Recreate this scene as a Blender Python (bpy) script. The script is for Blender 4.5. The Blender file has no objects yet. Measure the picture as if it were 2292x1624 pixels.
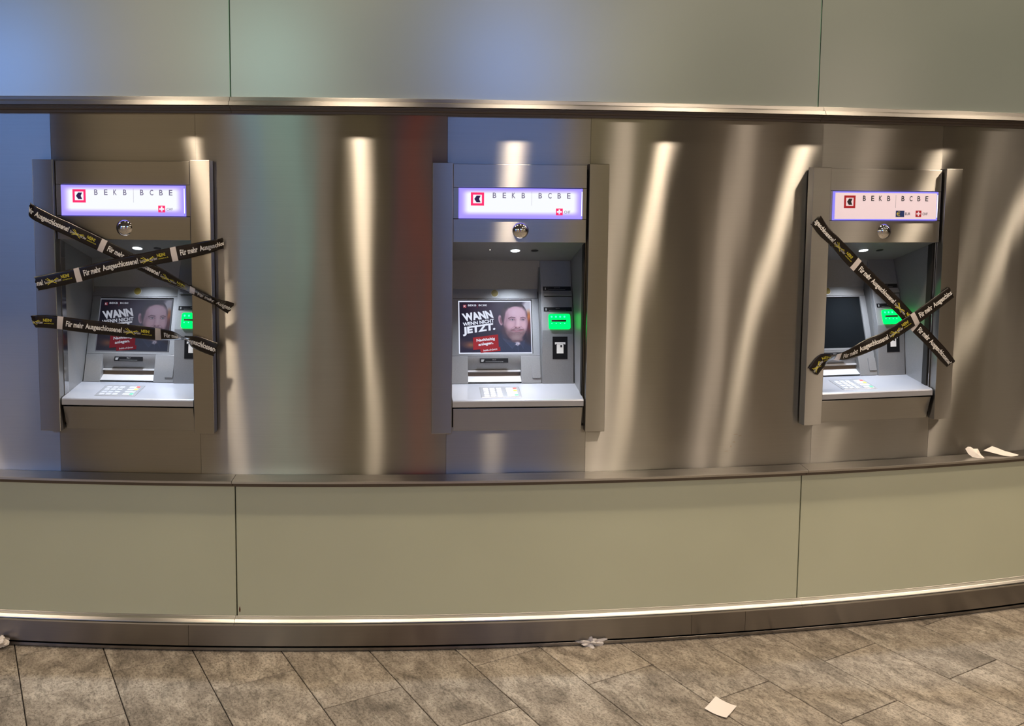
import bpy, bmesh, math, random
import numpy as np
from mathutils import Matrix, Vector

S = bpy.context.scene
COL = S.collection
random.seed(4)
PI = math.pi

# ------------------------------------------------------------------ camera
W_PX = 2292.0
F_PX, CX_PX, CY_PX = 2068.2, 1067.01, 615.51
PITCH, ROLL = 0.0866, -0.0080
cp, sp, cr, sr = math.cos(PITCH), math.sin(PITCH), math.cos(ROLL), math.sin(ROLL)
rgt, dwn, fwd = Vector((1, 0, 0)), Vector((0, -sp, -cp)), Vector((0, cp, -sp))
r2 = cr * rgt + sr * dwn
d2 = -sr * rgt + cr * dwn
cam_d = bpy.data.cameras.new('camera')
cam = bpy.data.objects.new('camera', cam_d)
COL.objects.link(cam)
m = Matrix.Identity(4)
for i in range(3):
    m[i][0], m[i][1], m[i][2] = r2[i], -d2[i], -fwd[i]
m[0][3], m[1][3], m[2][3] = 0, 0, 1.6
cam.matrix_world = m
cam_d.sensor_width = 36.0
cam_d.lens = F_PX * 36 / W_PX
cam_d.shift_x = (1146 - CX_PX) / W_PX
cam_d.shift_y = (CY_PX - 812) / W_PX
cam_d.clip_start = 0.05
S.camera = cam

# ------------------------------------------------------------------ world, exposure
wd = bpy.data.worlds.new('world')
S.world = wd
wd.use_nodes = True
bg = wd.node_tree.nodes['Background']
bg.inputs[0].default_value = (1.0, 0.86, 0.70, 1)
bg.inputs[1].default_value = 0.02
S.view_settings.view_transform = 'Standard'
S.view_settings.look = 'None'
S.view_settings.gamma = 1
S.view_settings.use_curve_mapping = False
S.view_settings.exposure = 0.30

# cylinder of the curved front wall
XC, YC, R0 = -0.7998, 14.2575, 11.1072
def pt(phi, z=0.0, r=0.0):
    R = R0 + r
    return Vector((XC + R * math.sin(phi), YC - R * math.cos(phi), z))

WARM = (1.0, 0.80, 0.585)
DOWN_ROW = [-0.34, -0.268, -0.205, -0.053, 0.0255, 0.098, 0.1715, 0.2425, 0.3185, 0.392, 0.466]
def lamp(name, kind, loc, energy, color, **kw):
    l = bpy.data.lights.new(name, kind)
    l.energy = energy; l.color = color
    for k, v in kw.items(): setattr(l, k, v)
    o = bpy.data.objects.new(name, l); COL.objects.link(o); o.location = loc
    return o
for ph in DOWN_ROW:
    lamp('downlight_lamp', 'SPOT', pt(ph, 2.965, 0.65), 38, WARM, spot_size=2.6, spot_blend=0.8, shadow_soft_size=0.045)
for ph in [0.165, 0.235, 0.318, 0.40]:
    lamp('downlight_lamp', 'SPOT', pt(ph, 2.965, 1.9), 26, (1.0, 0.80, 0.62), spot_size=2.6, spot_blend=0.8, shadow_soft_size=0.07)
for ph in [0.181, 0.281, 0.405]:
    lamp('downlight_lamp', 'SPOT', pt(ph, 2.965, 3.3), 14, (1.0, 0.84, 0.68), spot_size=2.7, spot_blend=0.8, shadow_soft_size=0.09)
for x in (-7, -2, 3, 8, 14):
    o = lamp('hall_lamp', 'AREA', (x, -3.6, 2.96), 60, (1.0, 0.82, 0.64), shape='RECTANGLE', size=1.6, size_y=0.5)  # unseen area lights added to brighten the back wall and floor

# ------------------------------------------------------------------ helpers
def srgb(r, g, b):
    def c(v):
        v /= 255.0
        return v / 12.92 if v <= 0.04045 else ((v + 0.055) / 1.055) ** 2.4
    return (c(r), c(g), c(b), 1)

def newmat(name):
    mt = bpy.data.materials.new(name); mt.use_nodes = True
    nt = mt.node_tree; nt.nodes.clear()
    out = nt.nodes.new('ShaderNodeOutputMaterial')
    return mt, nt, out

def pbr(name, col, rough=0.5, metal=0.0, spec=0.5, noise=None, bump=None, coat=0.0, emit=None, estr=0.0):
    mt, nt, out = newmat(name)
    b = nt.nodes.new('ShaderNodeBsdfPrincipled')
    nt.links.new(b.outputs[0], out.inputs[0])
    b.inputs['Base Color'].default_value = col
    b.inputs['Roughness'].default_value = rough
    b.inputs['Metallic'].default_value = metal
    b.inputs['Specular IOR Level'].default_value = spec
    b.inputs['Coat Weight'].default_value = coat
    if emit:
        b.inputs['Emission Color'].default_value = emit
        b.inputs['Emission Strength'].default_value = estr
    if noise or bump:
        tc = nt.nodes.new('ShaderNodeTexCoord')
        nz = nt.nodes.new('ShaderNodeTexNoise')
        sc, amt = (noise or bump)
        nz.inputs['Scale'].default_value = sc
        nz.inputs['Detail'].default_value = 6
        nt.links.new(tc.outputs['Object'], nz.inputs['Vector'])
        if noise:
            mx = nt.nodes.new('ShaderNodeMix'); mx.data_type = 'RGBA'; mx.blend_type = 'MULTIPLY'
            mx.inputs[0].default_value = 1
            mx.inputs[6].default_value = col
            mr = nt.nodes.new('ShaderNodeMapRange')
            mr.inputs[1].default_value = 0.3; mr.inputs[2].default_value = 0.7
            mr.inputs[3].default_value = 1 - amt; mr.inputs[4].default_value = 1 + amt
            nt.links.new(nz.outputs[0], mr.inputs[0]); nt.links.new(mr.outputs[0], mx.inputs[7])
            nt.links.new(mx.outputs[2], b.inputs['Base Color'])
        if bump:
            bp = nt.nodes.new('ShaderNodeBump'); bp.inputs['Strength'].default_value = bump[1]
            bp.inputs['Distance'].default_value = 0.002
            nt.links.new(nz.outputs[0], bp.inputs['Height']); nt.links.new(bp.outputs[0], b.inputs['Normal'])
    return mt

def steel(name, col, lobe=(0.65, 0.017), grain='H', streak=0.035, mix=0.45):
    """brushed stainless steel. grain H: brushed sideways, so highlights stretch up and down"""
    mt, nt, out = newmat(name)
    N, L = nt.nodes, nt.links
    # two grains: a coarse one throws light far across the brushing, a fine one keeps the mirror image
    g = N.new('ShaderNodeBsdfAnisotropic'); g.distribution = 'BECKMANN'
    g2 = N.new('ShaderNodeBsdfAnisotropic'); g2.distribution = 'BECKMANN'
    for gg, (ax, ay) in ((g, lobe), (g2, (lobe[0] * 0.28, lobe[1] * 0.8))):
        gg.inputs['Anisotropy'].default_value = -(1 - math.sqrt(ay / ax))
        gg.inputs['Roughness'].default_value = (ax * ay) ** 0.25
    tg = N.new('ShaderNodeCombineXYZ')
    geo = N.new('ShaderNodeNewGeometry')
    # tangent runs up the sheet for sideways grain (slopes vary up and down)
    if grain == 'H':
        tg.inputs[2].default_value = 1.0
        tv = tg.outputs[0]
    else:
        tg.inputs[2].default_value = 1.0
        cx = N.new('ShaderNodeVectorMath'); cx.operation = 'CROSS_PRODUCT'
        L.new(tg.outputs[0], cx.inputs[0]); L.new(geo.outputs['Normal'], cx.inputs[1])
        tv = cx.outputs[0]
    L.new(tv, g.inputs['Tangent']); L.new(tv, g2.inputs['Tangent'])
    tc = N.new('ShaderNodeTexCoord')
    mp = N.new('ShaderNodeMapping')
    mp.inputs['Scale'].default_value = (4, 4, 700) if grain == 'H' else (700, 700, 4)
    L.new(tc.outputs['Object'], mp.inputs[0])
    nz = N.new('ShaderNodeTexNoise'); nz.inputs['Scale'].default_value = 1.0; nz.inputs['Detail'].default_value = 3
    L.new(mp.outputs[0], nz.inputs['Vector'])
    mr = N.new('ShaderNodeMapRange')
    mr.inputs[1].default_value = 0.25; mr.inputs[2].default_value = 0.75
    mr.inputs[3].default_value = 1 - streak; mr.inputs[4].default_value = 1 + streak
    L.new(nz.outputs[0], mr.inputs[0])
    big = N.new('ShaderNodeTexNoise'); big.inputs['Scale'].default_value = 2.3; big.inputs['Detail'].default_value = 4
    L.new(tc.outputs['Object'], big.inputs['Vector'])
    mr2 = N.new('ShaderNodeMapRange')
    mr2.inputs[1].default_value = 0.3; mr2.inputs[2].default_value = 0.7
    mr2.inputs[3].default_value = 0.95; mr2.inputs[4].default_value = 1.04
    L.new(big.outputs[0], mr2.inputs[0])
    mu = N.new('ShaderNodeMath'); mu.operation = 'MULTIPLY'
    L.new(mr.outputs[0], mu.inputs[0]); L.new(mr2.outputs[0], mu.inputs[1])
    vm = N.new('ShaderNodeVectorMath'); vm.operation = 'SCALE'
    vm.inputs[0].default_value = col[:3]
    L.new(mu.outputs[0], vm.inputs['Scale'])
    L.new(vm.outputs[0], g.inputs['Color']); L.new(vm.outputs[0], g2.inputs['Color'])
    mg = N.new('ShaderNodeMixShader'); mg.inputs[0].default_value = mix
    L.new(g.outputs[0], mg.inputs[1]); L.new(g2.outputs[0], mg.inputs[2])
    # a trace of diffuse from the scratched film
    df = N.new('ShaderNodeBsdfDiffuse'); df.inputs['Color'].default_value = (0.35, 0.33, 0.30, 1)
    ms = N.new('ShaderNodeMixShader'); ms.inputs[0].default_value = 0.025
    L.new(mg.outputs[0], ms.inputs[1]); L.new(df.outputs[0], ms.inputs[2])
    L.new(ms.outputs[0], out.inputs[0])
    return mt

def glow(name, col, strength):
    mt, nt, out = newmat(name)
    e = nt.nodes.new('ShaderNodeEmission')
    e.inputs[0].default_value = col; e.inputs[1].default_value = strength
    nt.links.new(e.outputs[0], out.inputs[0])
    return mt

M = {}
STEELC = (0.365, 0.358, 0.342, 1)
M['steel'] = steel('brushed_steel', STEELC)
M['steel_v'] = steel('brushed_steel_upright', (0.36, 0.352, 0.335, 1), (0.55, 0.018))
M['steel_head'] = steel('brushed_steel_header', STEELC, (0.60, 0.018))
M['steel_rail'] = steel('satin_steel', (0.54, 0.525, 0.50, 1), (0.26, 0.10))
M['steel_kick'] = steel('dull_steel', (0.27, 0.25, 0.235, 1), (0.40, 0.05))
M['steel_dark'] = pbr('dark_metal', (0.13, 0.105, 0.085, 1), 0.5, 0.5)
M['mirror'] = pbr('polished_steel', (0.42, 0.41, 0.40, 1), 0.14, 1.0)
M['chrome'] = pbr('chrome', (0.75, 0.75, 0.76, 1), 0.03, 1.0)
M['gap'] = pbr('shadow_gap', (0.012, 0.011, 0.010, 1), 0.8)
M['black'] = pbr('black_plastic', (0.006, 0.006, 0.007, 1), 0.4, 0.0, 0.2)
M['screen_off'] = pbr('dark_screen', (0.006, 0.007, 0.008, 1), 0.12, 0.0, 0.12)
M['alu'] = pbr('silver_paint', (0.215, 0.215, 0.22, 1), 0.42, 0.3, noise=(300, 0.05))
M['alu_l'] = pbr('silver_paint_light', (0.42, 0.42, 0.43, 1), 0.38, 0.3)
M['alu_d'] = pbr('silver_paint_seam', (0.12, 0.12, 0.12, 1), 0.5, 0.3)
M['shelf'] = pbr('shelf_steel', (0.50, 0.52, 0.58, 1), 0.24, 0.55)
M['pad'] = pbr('keypad_steel', (0.50, 0.52, 0.56, 1), 0.3, 0.7)
M['key'] = pbr('key_steel', (0.74, 0.76, 0.82, 1), 0.3, 0.6)
M['white'] = pbr('white_print', (0.75, 0.73, 0.70, 1), 0.6)
M['grey_print'] = pbr('grey_print', (0.22, 0.22, 0.22, 1), 0.6)
M['yellow'] = pbr('yellow_print', (0.70, 0.62, 0.05, 1), 0.6)
M['paper'] = pbr('white_paper', (0.86, 0.80, 0.74, 1), 0.8)
M['tissue'] = pbr('tissue', (0.70, 0.67, 0.66, 1), 0.9)
M['red'] = pbr('red_print', (0.42, 0.01, 0.02, 1), 0.6)
M['blue'] = pbr('blue_print', (0.012, 0.035, 0.16, 1), 0.6)
M['ink'] = pbr('black_print', (0.012, 0.01, 0.015, 1), 0.6)
M['rust'] = pbr('rust', (0.10, 0.025, 0.008, 1), 0.7)
M['grout'] = pbr('grout', (0.030, 0.024, 0.019, 1), 0.9)
M['ceil'] = pbr('ceiling_paint', (0.20, 0.185, 0.165, 1), 0.8)
M['plaster'] = pbr('plaster', (0.28, 0.25, 0.21, 1), 0.8)
M['amber'] = pbr('amber_disc', (0.17, 0.125, 0.02, 1), 0.35)
M['lens'] = glow('lamp_lens', (0.80, 0.90, 1.0, 1), 6.0)
M['led'] = glow('led', (1.0, 0.9, 0.75, 1), 4.0)
M['down'] = glow('downlight_glass', (1.0, 0.78, 0.52, 1), 6.0)

# tape film
M['tape'] = pbr('black_tape', (0.010, 0.007, 0.006, 1), 0.22, 0.0, 0.45)

# frosted back-painted glass
def frosted(name, col, rough, gloss, cloudy=0.04, coat=0.0):
    mt, nt, out = newmat(name)
    N, L = nt.nodes, nt.links
    b = N.new('ShaderNodeBsdfPrincipled')
    b.inputs['Roughness'].default_value = rough
    b.inputs['IOR'].default_value = 1.52
    b.inputs['Coat Weight'].default_value = coat; b.inputs['Coat Roughness'].default_value = 0.30; b.inputs['Coat IOR'].default_value = 2.9
    b.inputs['Specular IOR Level'].default_value = gloss
    tc = N.new('ShaderNodeTexCoord')
    nz = N.new('ShaderNodeTexNoise'); nz.inputs['Scale'].default_value = 1.7; nz.inputs['Detail'].default_value = 3
    L.new(tc.outputs['Object'], nz.inputs['Vector'])
    mr = N.new('ShaderNodeMapRange'); mr.inputs[1].default_value = 0.3; mr.inputs[2].default_value = 0.7
    mr.inputs[3].default_value = 1 - cloudy; mr.inputs[4].default_value = 1 + cloudy
    L.new(nz.outputs[0], mr.inputs[0])
    vm = N.new('ShaderNodeVectorMath'); vm.operation = 'SCALE'; vm.inputs[0].default_value = col[:3]
    L.new(mr.outputs[0], vm.inputs['Scale']); L.new(vm.outputs[0], b.inputs['Base Color'])
    L.new(b.outputs[0], out.inputs[0])
    return mt
M['glass_u'] = frosted('frosted_glass_upper', (0.118, 0.152, 0.136, 1), 0.30, 1.0, coat=1.0)
M['glass_l'] = frosted('frosted_glass_lower', (0.53, 0.555, 0.41, 1), 0.40, 0.7)
M['glass_edge'] = pbr('glass_edge', (0.10, 0.22, 0.15, 1), 0.2)

# stone tile: mottled slate-look porcelain, slightly different in every tile
def stone(name, per_object=True, grade=1.0):
    mt, nt, out = newmat(name)
    N, L = nt.nodes, nt.links
    b = N.new('ShaderNodeBsdfPrincipled'); L.new(b.outputs[0], out.inputs[0])
    tc = N.new('ShaderNodeTexCoord'); oi = N.new('ShaderNodeObjectInfo')
    off = N.new('ShaderNodeVectorMath'); off.operation = 'SCALE'; off.inputs[0].default_value = (37, 23, 11)
    L.new(oi.outputs['Random'], off.inputs['Scale'])
    add = N.new('ShaderNodeVectorMath'); add.operation = 'ADD'
    L.new(tc.outputs['Object'], add.inputs[0]); L.new(off.outputs[0], add.inputs[1])
    def noise(scale, detail, rough, dist, stretch=(1, 1, 1)):
        mp = N.new('ShaderNodeMapping'); mp.inputs['Scale'].default_value = stretch
        L.new(add.outputs[0], mp.inputs[0])
        n = N.new('ShaderNodeTexNoise'); n.inputs['Scale'].default_value = scale
        n.inputs['Detail'].default_value = detail; n.inputs['Roughness'].default_value = rough
        n.inputs['Distortion'].default_value = dist
        L.new(mp.outputs[0], n.inputs['Vector']); return n
    n1 = noise(7, 6, 0.62, 0.8, (1.6, 0.9, 1))
    n2 = noise(110, 8, 0.80, 0.3, (1.3, 0.8, 1))
    n3 = noise(9, 9, 0.78, 1.2, (2.6, 0.7, 1))
    r1 = N.new('ShaderNodeValToRGB')
    e = r1.color_ramp.elements
    e[0].position = 0.30; e[0].color = (0.120 * grade, 0.103 * grade, 0.083 * grade, 1)
    e[1].position = 0.72; e[1].color = (0.36 * grade, 0.325 * grade, 0.275 * grade, 1)
    el = e.new(0.5); el.color = (0.235 * grade, 0.205 * grade, 0.168 * grade, 1)
    L.new(n1.outputs[0], r1.inputs[0])
    r2_ = N.new('ShaderNodeValToRGB')
    e = r2_.color_ramp.elements
    e[0].position = 0.38; e[0].color = (0.34, 0.33, 0.31, 1)
    e[1].position = 0.54; e[1].color = (1.14, 1.14, 1.13, 1)
    L.new(n2.outputs[0], r2_.inputs[0])
    m1 = N.new('ShaderNodeMix'); m1.data_type = 'RGBA'; m1.blend_type = 'MULTIPLY'; m1.inputs[0].default_value = 0.9
    L.new(r1.outputs[0], m1.inputs[6]); L.new(r2_.outputs[0], m1.inputs[7])
    r3 = N.new('ShaderNodeValToRGB')
    e = r3.color_ramp.elements
    e[0].position = 0.40; e[0].color = (0.50, 0.51, 0.50, 1)
    e[1].position = 0.50; e[1].color = (1.0, 1.0, 1.0, 1)
    L.new(n3.outputs[0], r3.inputs[0])
    m2 = N.new('ShaderNodeMix'); m2.data_type = 'RGBA'; m2.blend_type = 'MULTIPLY'; m2.inputs[0].default_value = 0.65
    L.new(m1.outputs[2], m2.inputs[6]); L.new(r3.outputs[0], m2.inputs[7])
    # whole-tile tone
    mr = N.new('ShaderNodeMapRange'); mr.inputs[3].default_value = 0.88; mr.inputs[4].default_value = 1.12
    L.new(oi.outputs['Random'], mr.inputs[0])
    vm = N.new('ShaderNodeVectorMath'); vm.operation = 'SCALE'
    L.new(m2.outputs[2], vm.inputs[0]); L.new(mr.outputs[0], vm.inputs['Scale'])
    L.new(vm.outputs[0], b.inputs['Base Color'])
    b.inputs['Roughness'].default_value = 0.55
    b.inputs['Specular IOR Level'].default_value = 0.35
    bp = N.new('ShaderNodeBump'); bp.inputs['Strength'].default_value = 0.8; bp.inputs['Distance'].default_value = 0.003
    ad = N.new('ShaderNodeMath'); ad.operation = 'ADD'
    L.new(n2.outputs[0], ad.inputs[0]); L.new(n3.outputs[0], ad.inputs[1])
    L.new(ad.outputs[0], bp.inputs['Height']); L.new(bp.outputs[0], b.inputs['Normal'])
    return mt
M['stone'] = stone('slate_tile', grade=1.55)

# ---------- object helpers
def link(name, me, mat=None, parent=None, loc=None, rotz=0.0):
    o = bpy.data.objects.new(name, me)
    COL.objects.link(o)
    if mat is not None and me is not None and len(me.materials) == 0:
        for mm in (mat if isinstance(mat, (list, tuple)) else [mat]):
            me.materials.append(mm)
    if parent: o.parent = parent
    if loc is not None: o.location = loc
    if rotz: o.rotation_euler = (0, 0, rotz)
    return o

def mesh(name, verts, faces, smooth=False):
    me = bpy.data.meshes.new(name)
    me.from_pydata([tuple(v) for v in verts], [], faces)
    bm = bmesh.new(); bm.from_mesh(me)
    bmesh.ops.recalc_face_normals(bm, faces=bm.faces)
    bm.to_mesh(me); bm.free()
    if smooth:
        for p in me.polygons: p.use_smooth = True
    return me

def hexa(name, c8, bev=0.0, seg=2):
    """eight corners: bottom ring 0-3 then top ring 4-7"""
    f = [(0, 1, 2, 3), (7, 6, 5, 4), (0, 4, 5, 1), (1, 5, 6, 2), (2, 6, 7, 3), (3, 7, 4, 0)]
    me = bpy.data.meshes.new(name)
    me.from_pydata([tuple(v) for v in c8], [], f)
    bm = bmesh.new(); bm.from_mesh(me)
    bmesh.ops.recalc_face_normals(bm, faces=bm.faces)
    if bev > 0:
        bmesh.ops.bevel(bm, geom=list(bm.edges), offset=bev, segments=seg, profile=0.5, affect='EDGES', clamp_overlap=True)
    bm.to_mesh(me); bm.free()
    return me

def boxm(name, x0, x1, y0, y1, z0, z1, bev=0.0, seg=2):
    return hexa(name, [(x0, y0, z0), (x1, y0, z0), (x1, y1, z0), (x0, y1, z0),
                       (x0, y0, z1), (x1, y0, z1), (x1, y1, z1), (x0, y1, z1)], bev, seg)

def empty(name, loc=(0, 0, 0), rotz=0.0, **props):
    o = bpy.data.objects.new(name, None); COL.objects.link(o)
    o.location = loc; o.rotation_euler = (0, 0, rotz); o.empty_display_size = 0.1
    for k, v in props.items(): o[k] = v
    return o

def sweep(name, prof, p0, p1, step=0.004, closed=True, wob=None, smooth=True):
    """profile points (r, z) swept along the curved wall from angle p0 to p1"""
    n = max(2, int(abs(p1 - p0) / step) + 1)
    vs, fs = [], []
    k = len(prof)
    for i in range(n + 1):
        ph = p0 + (p1 - p0) * i / n
        for r, z in prof:
            rr = r + (wob(ph, z) if wob else 0)
            vs.append(pt(ph, z, rr))
    for i in range(n):
        for j in range(k if closed else k - 1):
            a, b = i * k + j, i * k + (j + 1) % k
            fs.append((a, b, b + k, a + k))
    if closed:
        fs.append(tuple(range(k))); fs.append(tuple(range(n * k, n * k + k)))
    me = mesh(name, vs, fs)
    return me

# ---------- lettering: font outlines flattened to a mesh, then laid on a surface
_txt = {}
def glyphs(body, bold=0.0, spacing=1.0):
    key = (body, bold, spacing)
    if key in _txt: return _txt[key]
    cu = bpy.data.curves.new('txt', 'FONT')
    cu.body = body; cu.offset = bold; cu.space_character = spacing
    cu.resolution_u = 3; cu.fill_mode = 'FRONT'
    o = bpy.data.objects.new('txt', cu); COL.objects.link(o)
    bpy.context.view_layer.update()
    me = bpy.data.meshes.new_from_object(o.evaluated_get(bpy.context.evaluated_depsgraph_get()))
    bpy.data.objects.remove(o); bpy.data.curves.remove(cu)
    v = np.array([w.co[:2] for w in me.vertices]); f = [tuple(p.vertices) for p in me.polygons]
    bpy.data.meshes.remove(me)
    lo, hi = v.min(0), v.max(0)
    _txt[key] = ((v - lo) / (hi - lo), f)
    return _txt[key]

class Flat:
    """collects flat print shapes in a (u, v) plane and turns them into one mesh"""
    def __init__(self): self.v, self.f = [], []
    def poly(self, pts):
        n = len(self.v); self.v += [tuple(p) for p in pts]; self.f.append(tuple(range(n, n + len(pts))))
    def rect(self, u0, v0, u1, v1): self.poly([(u0, v0), (u1, v0), (u1, v1), (u0, v1)])
    def quadtext(self, body, p00, p10, p01, bold=0.0, spacing=1.0):
        """p00 lower left corner, p10 lower right, p01 upper left of the lettering's own box"""
        g, f = glyphs(body, bold, spacing); n = len(self.v)
        for a, b in g:
            self.v.append((p00[0] + a * (p10[0] - p00[0]) + b * (p01[0] - p00[0]),
                           p00[1] + a * (p10[1] - p00[1]) + b * (p01[1] - p00[1])))
        self.f += [tuple(i + n for i in q) for q in f]
    def text(self, body, u0, v0, u1, v1, bold=0.0, spacing=1.0):
        self.quadtext(body, (u0, v0), (u1, v0), (u0, v1), bold, spacing)
    def circle(self, u, v, ru, rv=None, n=24):
        rv = rv or ru
        self.poly([(u + ru * math.cos(2 * PI * i / n), v + rv * math.sin(2 * PI * i / n)) for i in range(n)])
    def build(self, name, fn, mat, parent):
        me = bpy.data.meshes.new(name)
        me.from_pydata([tuple(fn(u, v)) for u, v in self.v], [], self.f)
        me.update()
        o = link(name, me, mat, parent)
        if any(k in name for k in ('lettering', 'headline', 'print', 'leds', 'pictogram', 'engraved')): o['kind'] = 'stuff'   # flat print
        return o

# ================================================================== SETTING
VIEW0, VIEW1 = -0.42, 0.62

# ---- curved front wall: glass above, steel band, glass below
wall = empty('wall_front', pt(0.08, 0, 0), kind='structure', label='curved bank wall of brushed steel between bands of frosted green glass')
wall.location = (0, 0, 0)
def wallpart(name, me, mat, parent=wall, **kw):
    o = link(name, me, mat, parent)
    for k, v in kw.items(): o[k] = v
    return o

GJ_U = [-0.37, -0.1860, -0.00255, 0.1810, 0.3645, 0.548, VIEW1 + 0.1]
GJ_L = [-0.37, -0.1860, -0.0026, 0.17965, 0.3645, 0.548, VIEW1 + 0.1]
g = 0.00022
for a, b in zip(GJ_U[:-1], GJ_U[1:]):
    wallpart('glass_panel', sweep('glass_panel', [(0.008, 1.912), (0.0205, 1.912), (0.0205, 2.99), (0.008, 2.99)], a + g, b - g), M['glass_u'])
    wallpart('glass_edge', sweep('glass_edge', [(0.009, 1.915), (0.0207, 1.915), (0.0207, 2.99), (0.009, 2.99)], b - g * 0.95, b - g * 0.3, step=1), M['glass_edge'])
for a, b in zip(GJ_L[:-1], GJ_L[1:]):
    wallpart('glass_panel', sweep('glass_panel', [(0.020, 0.129), (0.0335, 0.129), (0.0335, 0.603), (0.020, 0.603)], a + g, b - g), M['glass_l'])
# dark carcass behind the joints
wallpart('carcass', sweep('carcass', [(-0.30, 0.10), (0.006, 0.10), (0.006, 0.60), (-0.004, 0.60), (-0.30, 0.60)], VIEW0, VIEW1 + 0.1, 0.02), M['gap'])
wallpart('carcass', sweep('carcass', [(-0.30, 1.895), (0.004, 1.895), (0.004, 3.0), (-0.30, 3.0)], VIEW0, VIEW1 + 0.1, 0.02), M['gap'])

# steel band. curved sheets buckle a little between fixings; the flat bays behind the machines do not
def wob(seed, amp):
    def f(ph, z):
        u = ph * R0
        s = math.sin
        k = max(0.0, math.sin(PI * min(1, max(0, (z - 0.62) / 1.25)))) ** 0.5
        return amp * k * (0.55 * s(5.2 * u + 2.3 * z + seed) + 0.30 * s(9.5 * u - 3.9 * z + 2.1 * seed)
                          + 0.22 * s(15.0 * u + 6.5 * z + 3.3 * seed) + 0.10 * s(27 * u - 5 * z + seed)
                          + 0.030 * s(58 * u + 3 * z + 5 * seed) + 0.014 * s(97 * u - 4 * z + seed))
    return f
def curved_sheet(p0, p1, seed, amp):
    w_ = wob(seed, amp)
    nu, nz = max(2, int((p1 - p0) * R0 / 0.008)), 60
    z0, z1 = 0.618, 1.872
    vs, fs = [], []
    for side, dr in ((0, 0.0), (1, -0.002)):
        for i in range(nu + 1):
            ph = p0 + (p1 - p0) * i / nu
            for j in range(nz + 1):
                z = z0 + (z1 - z0) * j / nz
                vs.append(pt(ph, z, dr + w_(ph, z)))
    B = (nu + 1) * (nz + 1)
    for i in range(nu):
        for j in range(nz):
            a = i * (nz + 1) + j
            fs.append((a, a + nz + 1, a + nz + 2, a + 1))
            fs.append((B + a, B + a + 1, B + a + nz + 2, B + a + nz + 1))
    smooth_n = len(fs)
    def rim(idx):          # the rim has its own points so the face shading stays flat up to the edge
        n = len(vs)
        for q in idx: vs.append(vs[q]); vs.append(vs[B + q])
        for k in range(len(idx) - 1): fs.append((n + 2 * k, n + 2 * k + 1, n + 2 * k + 3, n + 2 * k + 2))
    for j in (0, nz): rim([i * (nz + 1) + j for i in range(nu + 1)])
    for i in (0, nu): rim([i * (nz + 1) + j for j in range(nz + 1)])
    me = bpy.data.meshes.new('steel_panel'); me.from_pydata([tuple(v) for v in vs], [], fs)
    me.polygons.foreach_set('use_smooth', [k < smooth_n for k in range(len(fs))]); me.update()
    return me

gs = 0.00004
BAYS = [(-0.0588, -0.0140), (0.0628, 0.1073), (0.1843, 0.2285)]
ATM_PHI = [-0.0363, 0.0849, 0.2062]
sheets = [(-0.42, -0.24, 5, .0009), (-0.24, -0.0588, 1.2, .0014), (-0.0140, 0.0628, 2.2, .0017), (0.1073, 0.1843, 3.9, .0012),
          (0.2285, 0.36, 0.4, .0014), (0.36, 0.50, 0.9, .0009), (0.50, 0.70, 1.9, .0009)]
for p0, p1, sd, amp in sheets:
    wallpart('steel_panel', curved_sheet(p0 + gs, p1 - gs, sd, amp), M['steel'])

OA0, OA1, OZ0, OZ1 = -0.2265, 0.2378, 0.790, 1.690      # the opening each machine fills
for (p0, p1), pc in zip(BAYS, ATM_PHI):
    A, B_ = pt(p0 + gs), pt(p1 - gs)
    dirv = (B_ - A); Lw = dirv.length; dirv.normalize(); nrm = Vector((dirv.y, -dirv.x, 0))
    t = Vector((math.cos(pc), math.sin(pc), 0)); O = pt(pc)
    a0 = (O + t * (OA0 - 0.004) - A).dot(dirv); a1 = (O + t * (OA1 + 0.004) - A).dot(dirv)
    xs, zs = [0, a0, a1, Lw], [0.618, OZ0, OZ1, 1.872]
    vs, fs = [], []
    for k, dd in ((0, 0.0), (1, -0.002)):
        for x in xs:
            for z in zs:
                q = A + dirv * x + nrm * dd; vs.append((q.x, q.y, z))
    for i in range(3):
        for j in range(3):
            if (i, j) == (1, 1): continue
            a = i * 4 + j
            fs += [(a, a + 4, a + 5, a + 1), (16 + a, 17 + a, 21 + a, 20 + a)]
    wallpart('steel_panel', mesh('steel_panel', vs, fs), M['steel_head'])
# dark lining behind the sheet joints (stops short of the machine openings)
edges = [VIEW0] + [q for b in BAYS for q in (b[0] + 0.0015, b[1] - 0.0015)] + [0.70]
for a, b in zip(edges[0::2], edges[1::2]):
    wallpart('lining', sweep('lining', [(-0.03, 0.60), (-0.006, 0.60), (-0.006, 1.89), (-0.03, 1.89)], a, b, 0.01), M['gap'])

# ---- upper rail (trim_1), ledge (trim_2), base rail and kick plates
def trim(name, label):
    return empty(name, (0, 0, 0), kind='structure', label=label)
t1 = trim('trim_1', 'bright stepped steel rail under the upper glass panels')
RJ = [-0.42, -0.1865, -0.0024, 0.1820, 0.3655, 0.549, 0.70]
for a, b in zip(RJ[:-1], RJ[1:]):
    a += 0.00006; b -= 0.00006
    link('rail', sweep('rail', [(0.020, 1.9185), (0.0365, 1.9185), (0.040, 1.9165), (0.0420, 1.9062), (0.050, 1.9040), (0.0535, 1.9015), (0.0570, 1.8895), (0.048, 1.8880), (0.020, 1.8880)], a, b), M['steel_rail'], t1)
    link('soffit_strip', sweep('soffit_strip', [(0.005, 1.8878), (0.040, 1.8878), (0.040, 1.8835), (0.034, 1.8835), (0.034, 1.8800), (0.0300, 1.8795), (0.0285, 1.8745), (0.022, 1.8735), (0.0210, 1.8660), (0.005, 1.8660)], a, b), M['steel_dark'], t1)
t2 = trim('trim_2', 'shallow steel ledge along the foot of the steel band')
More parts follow.
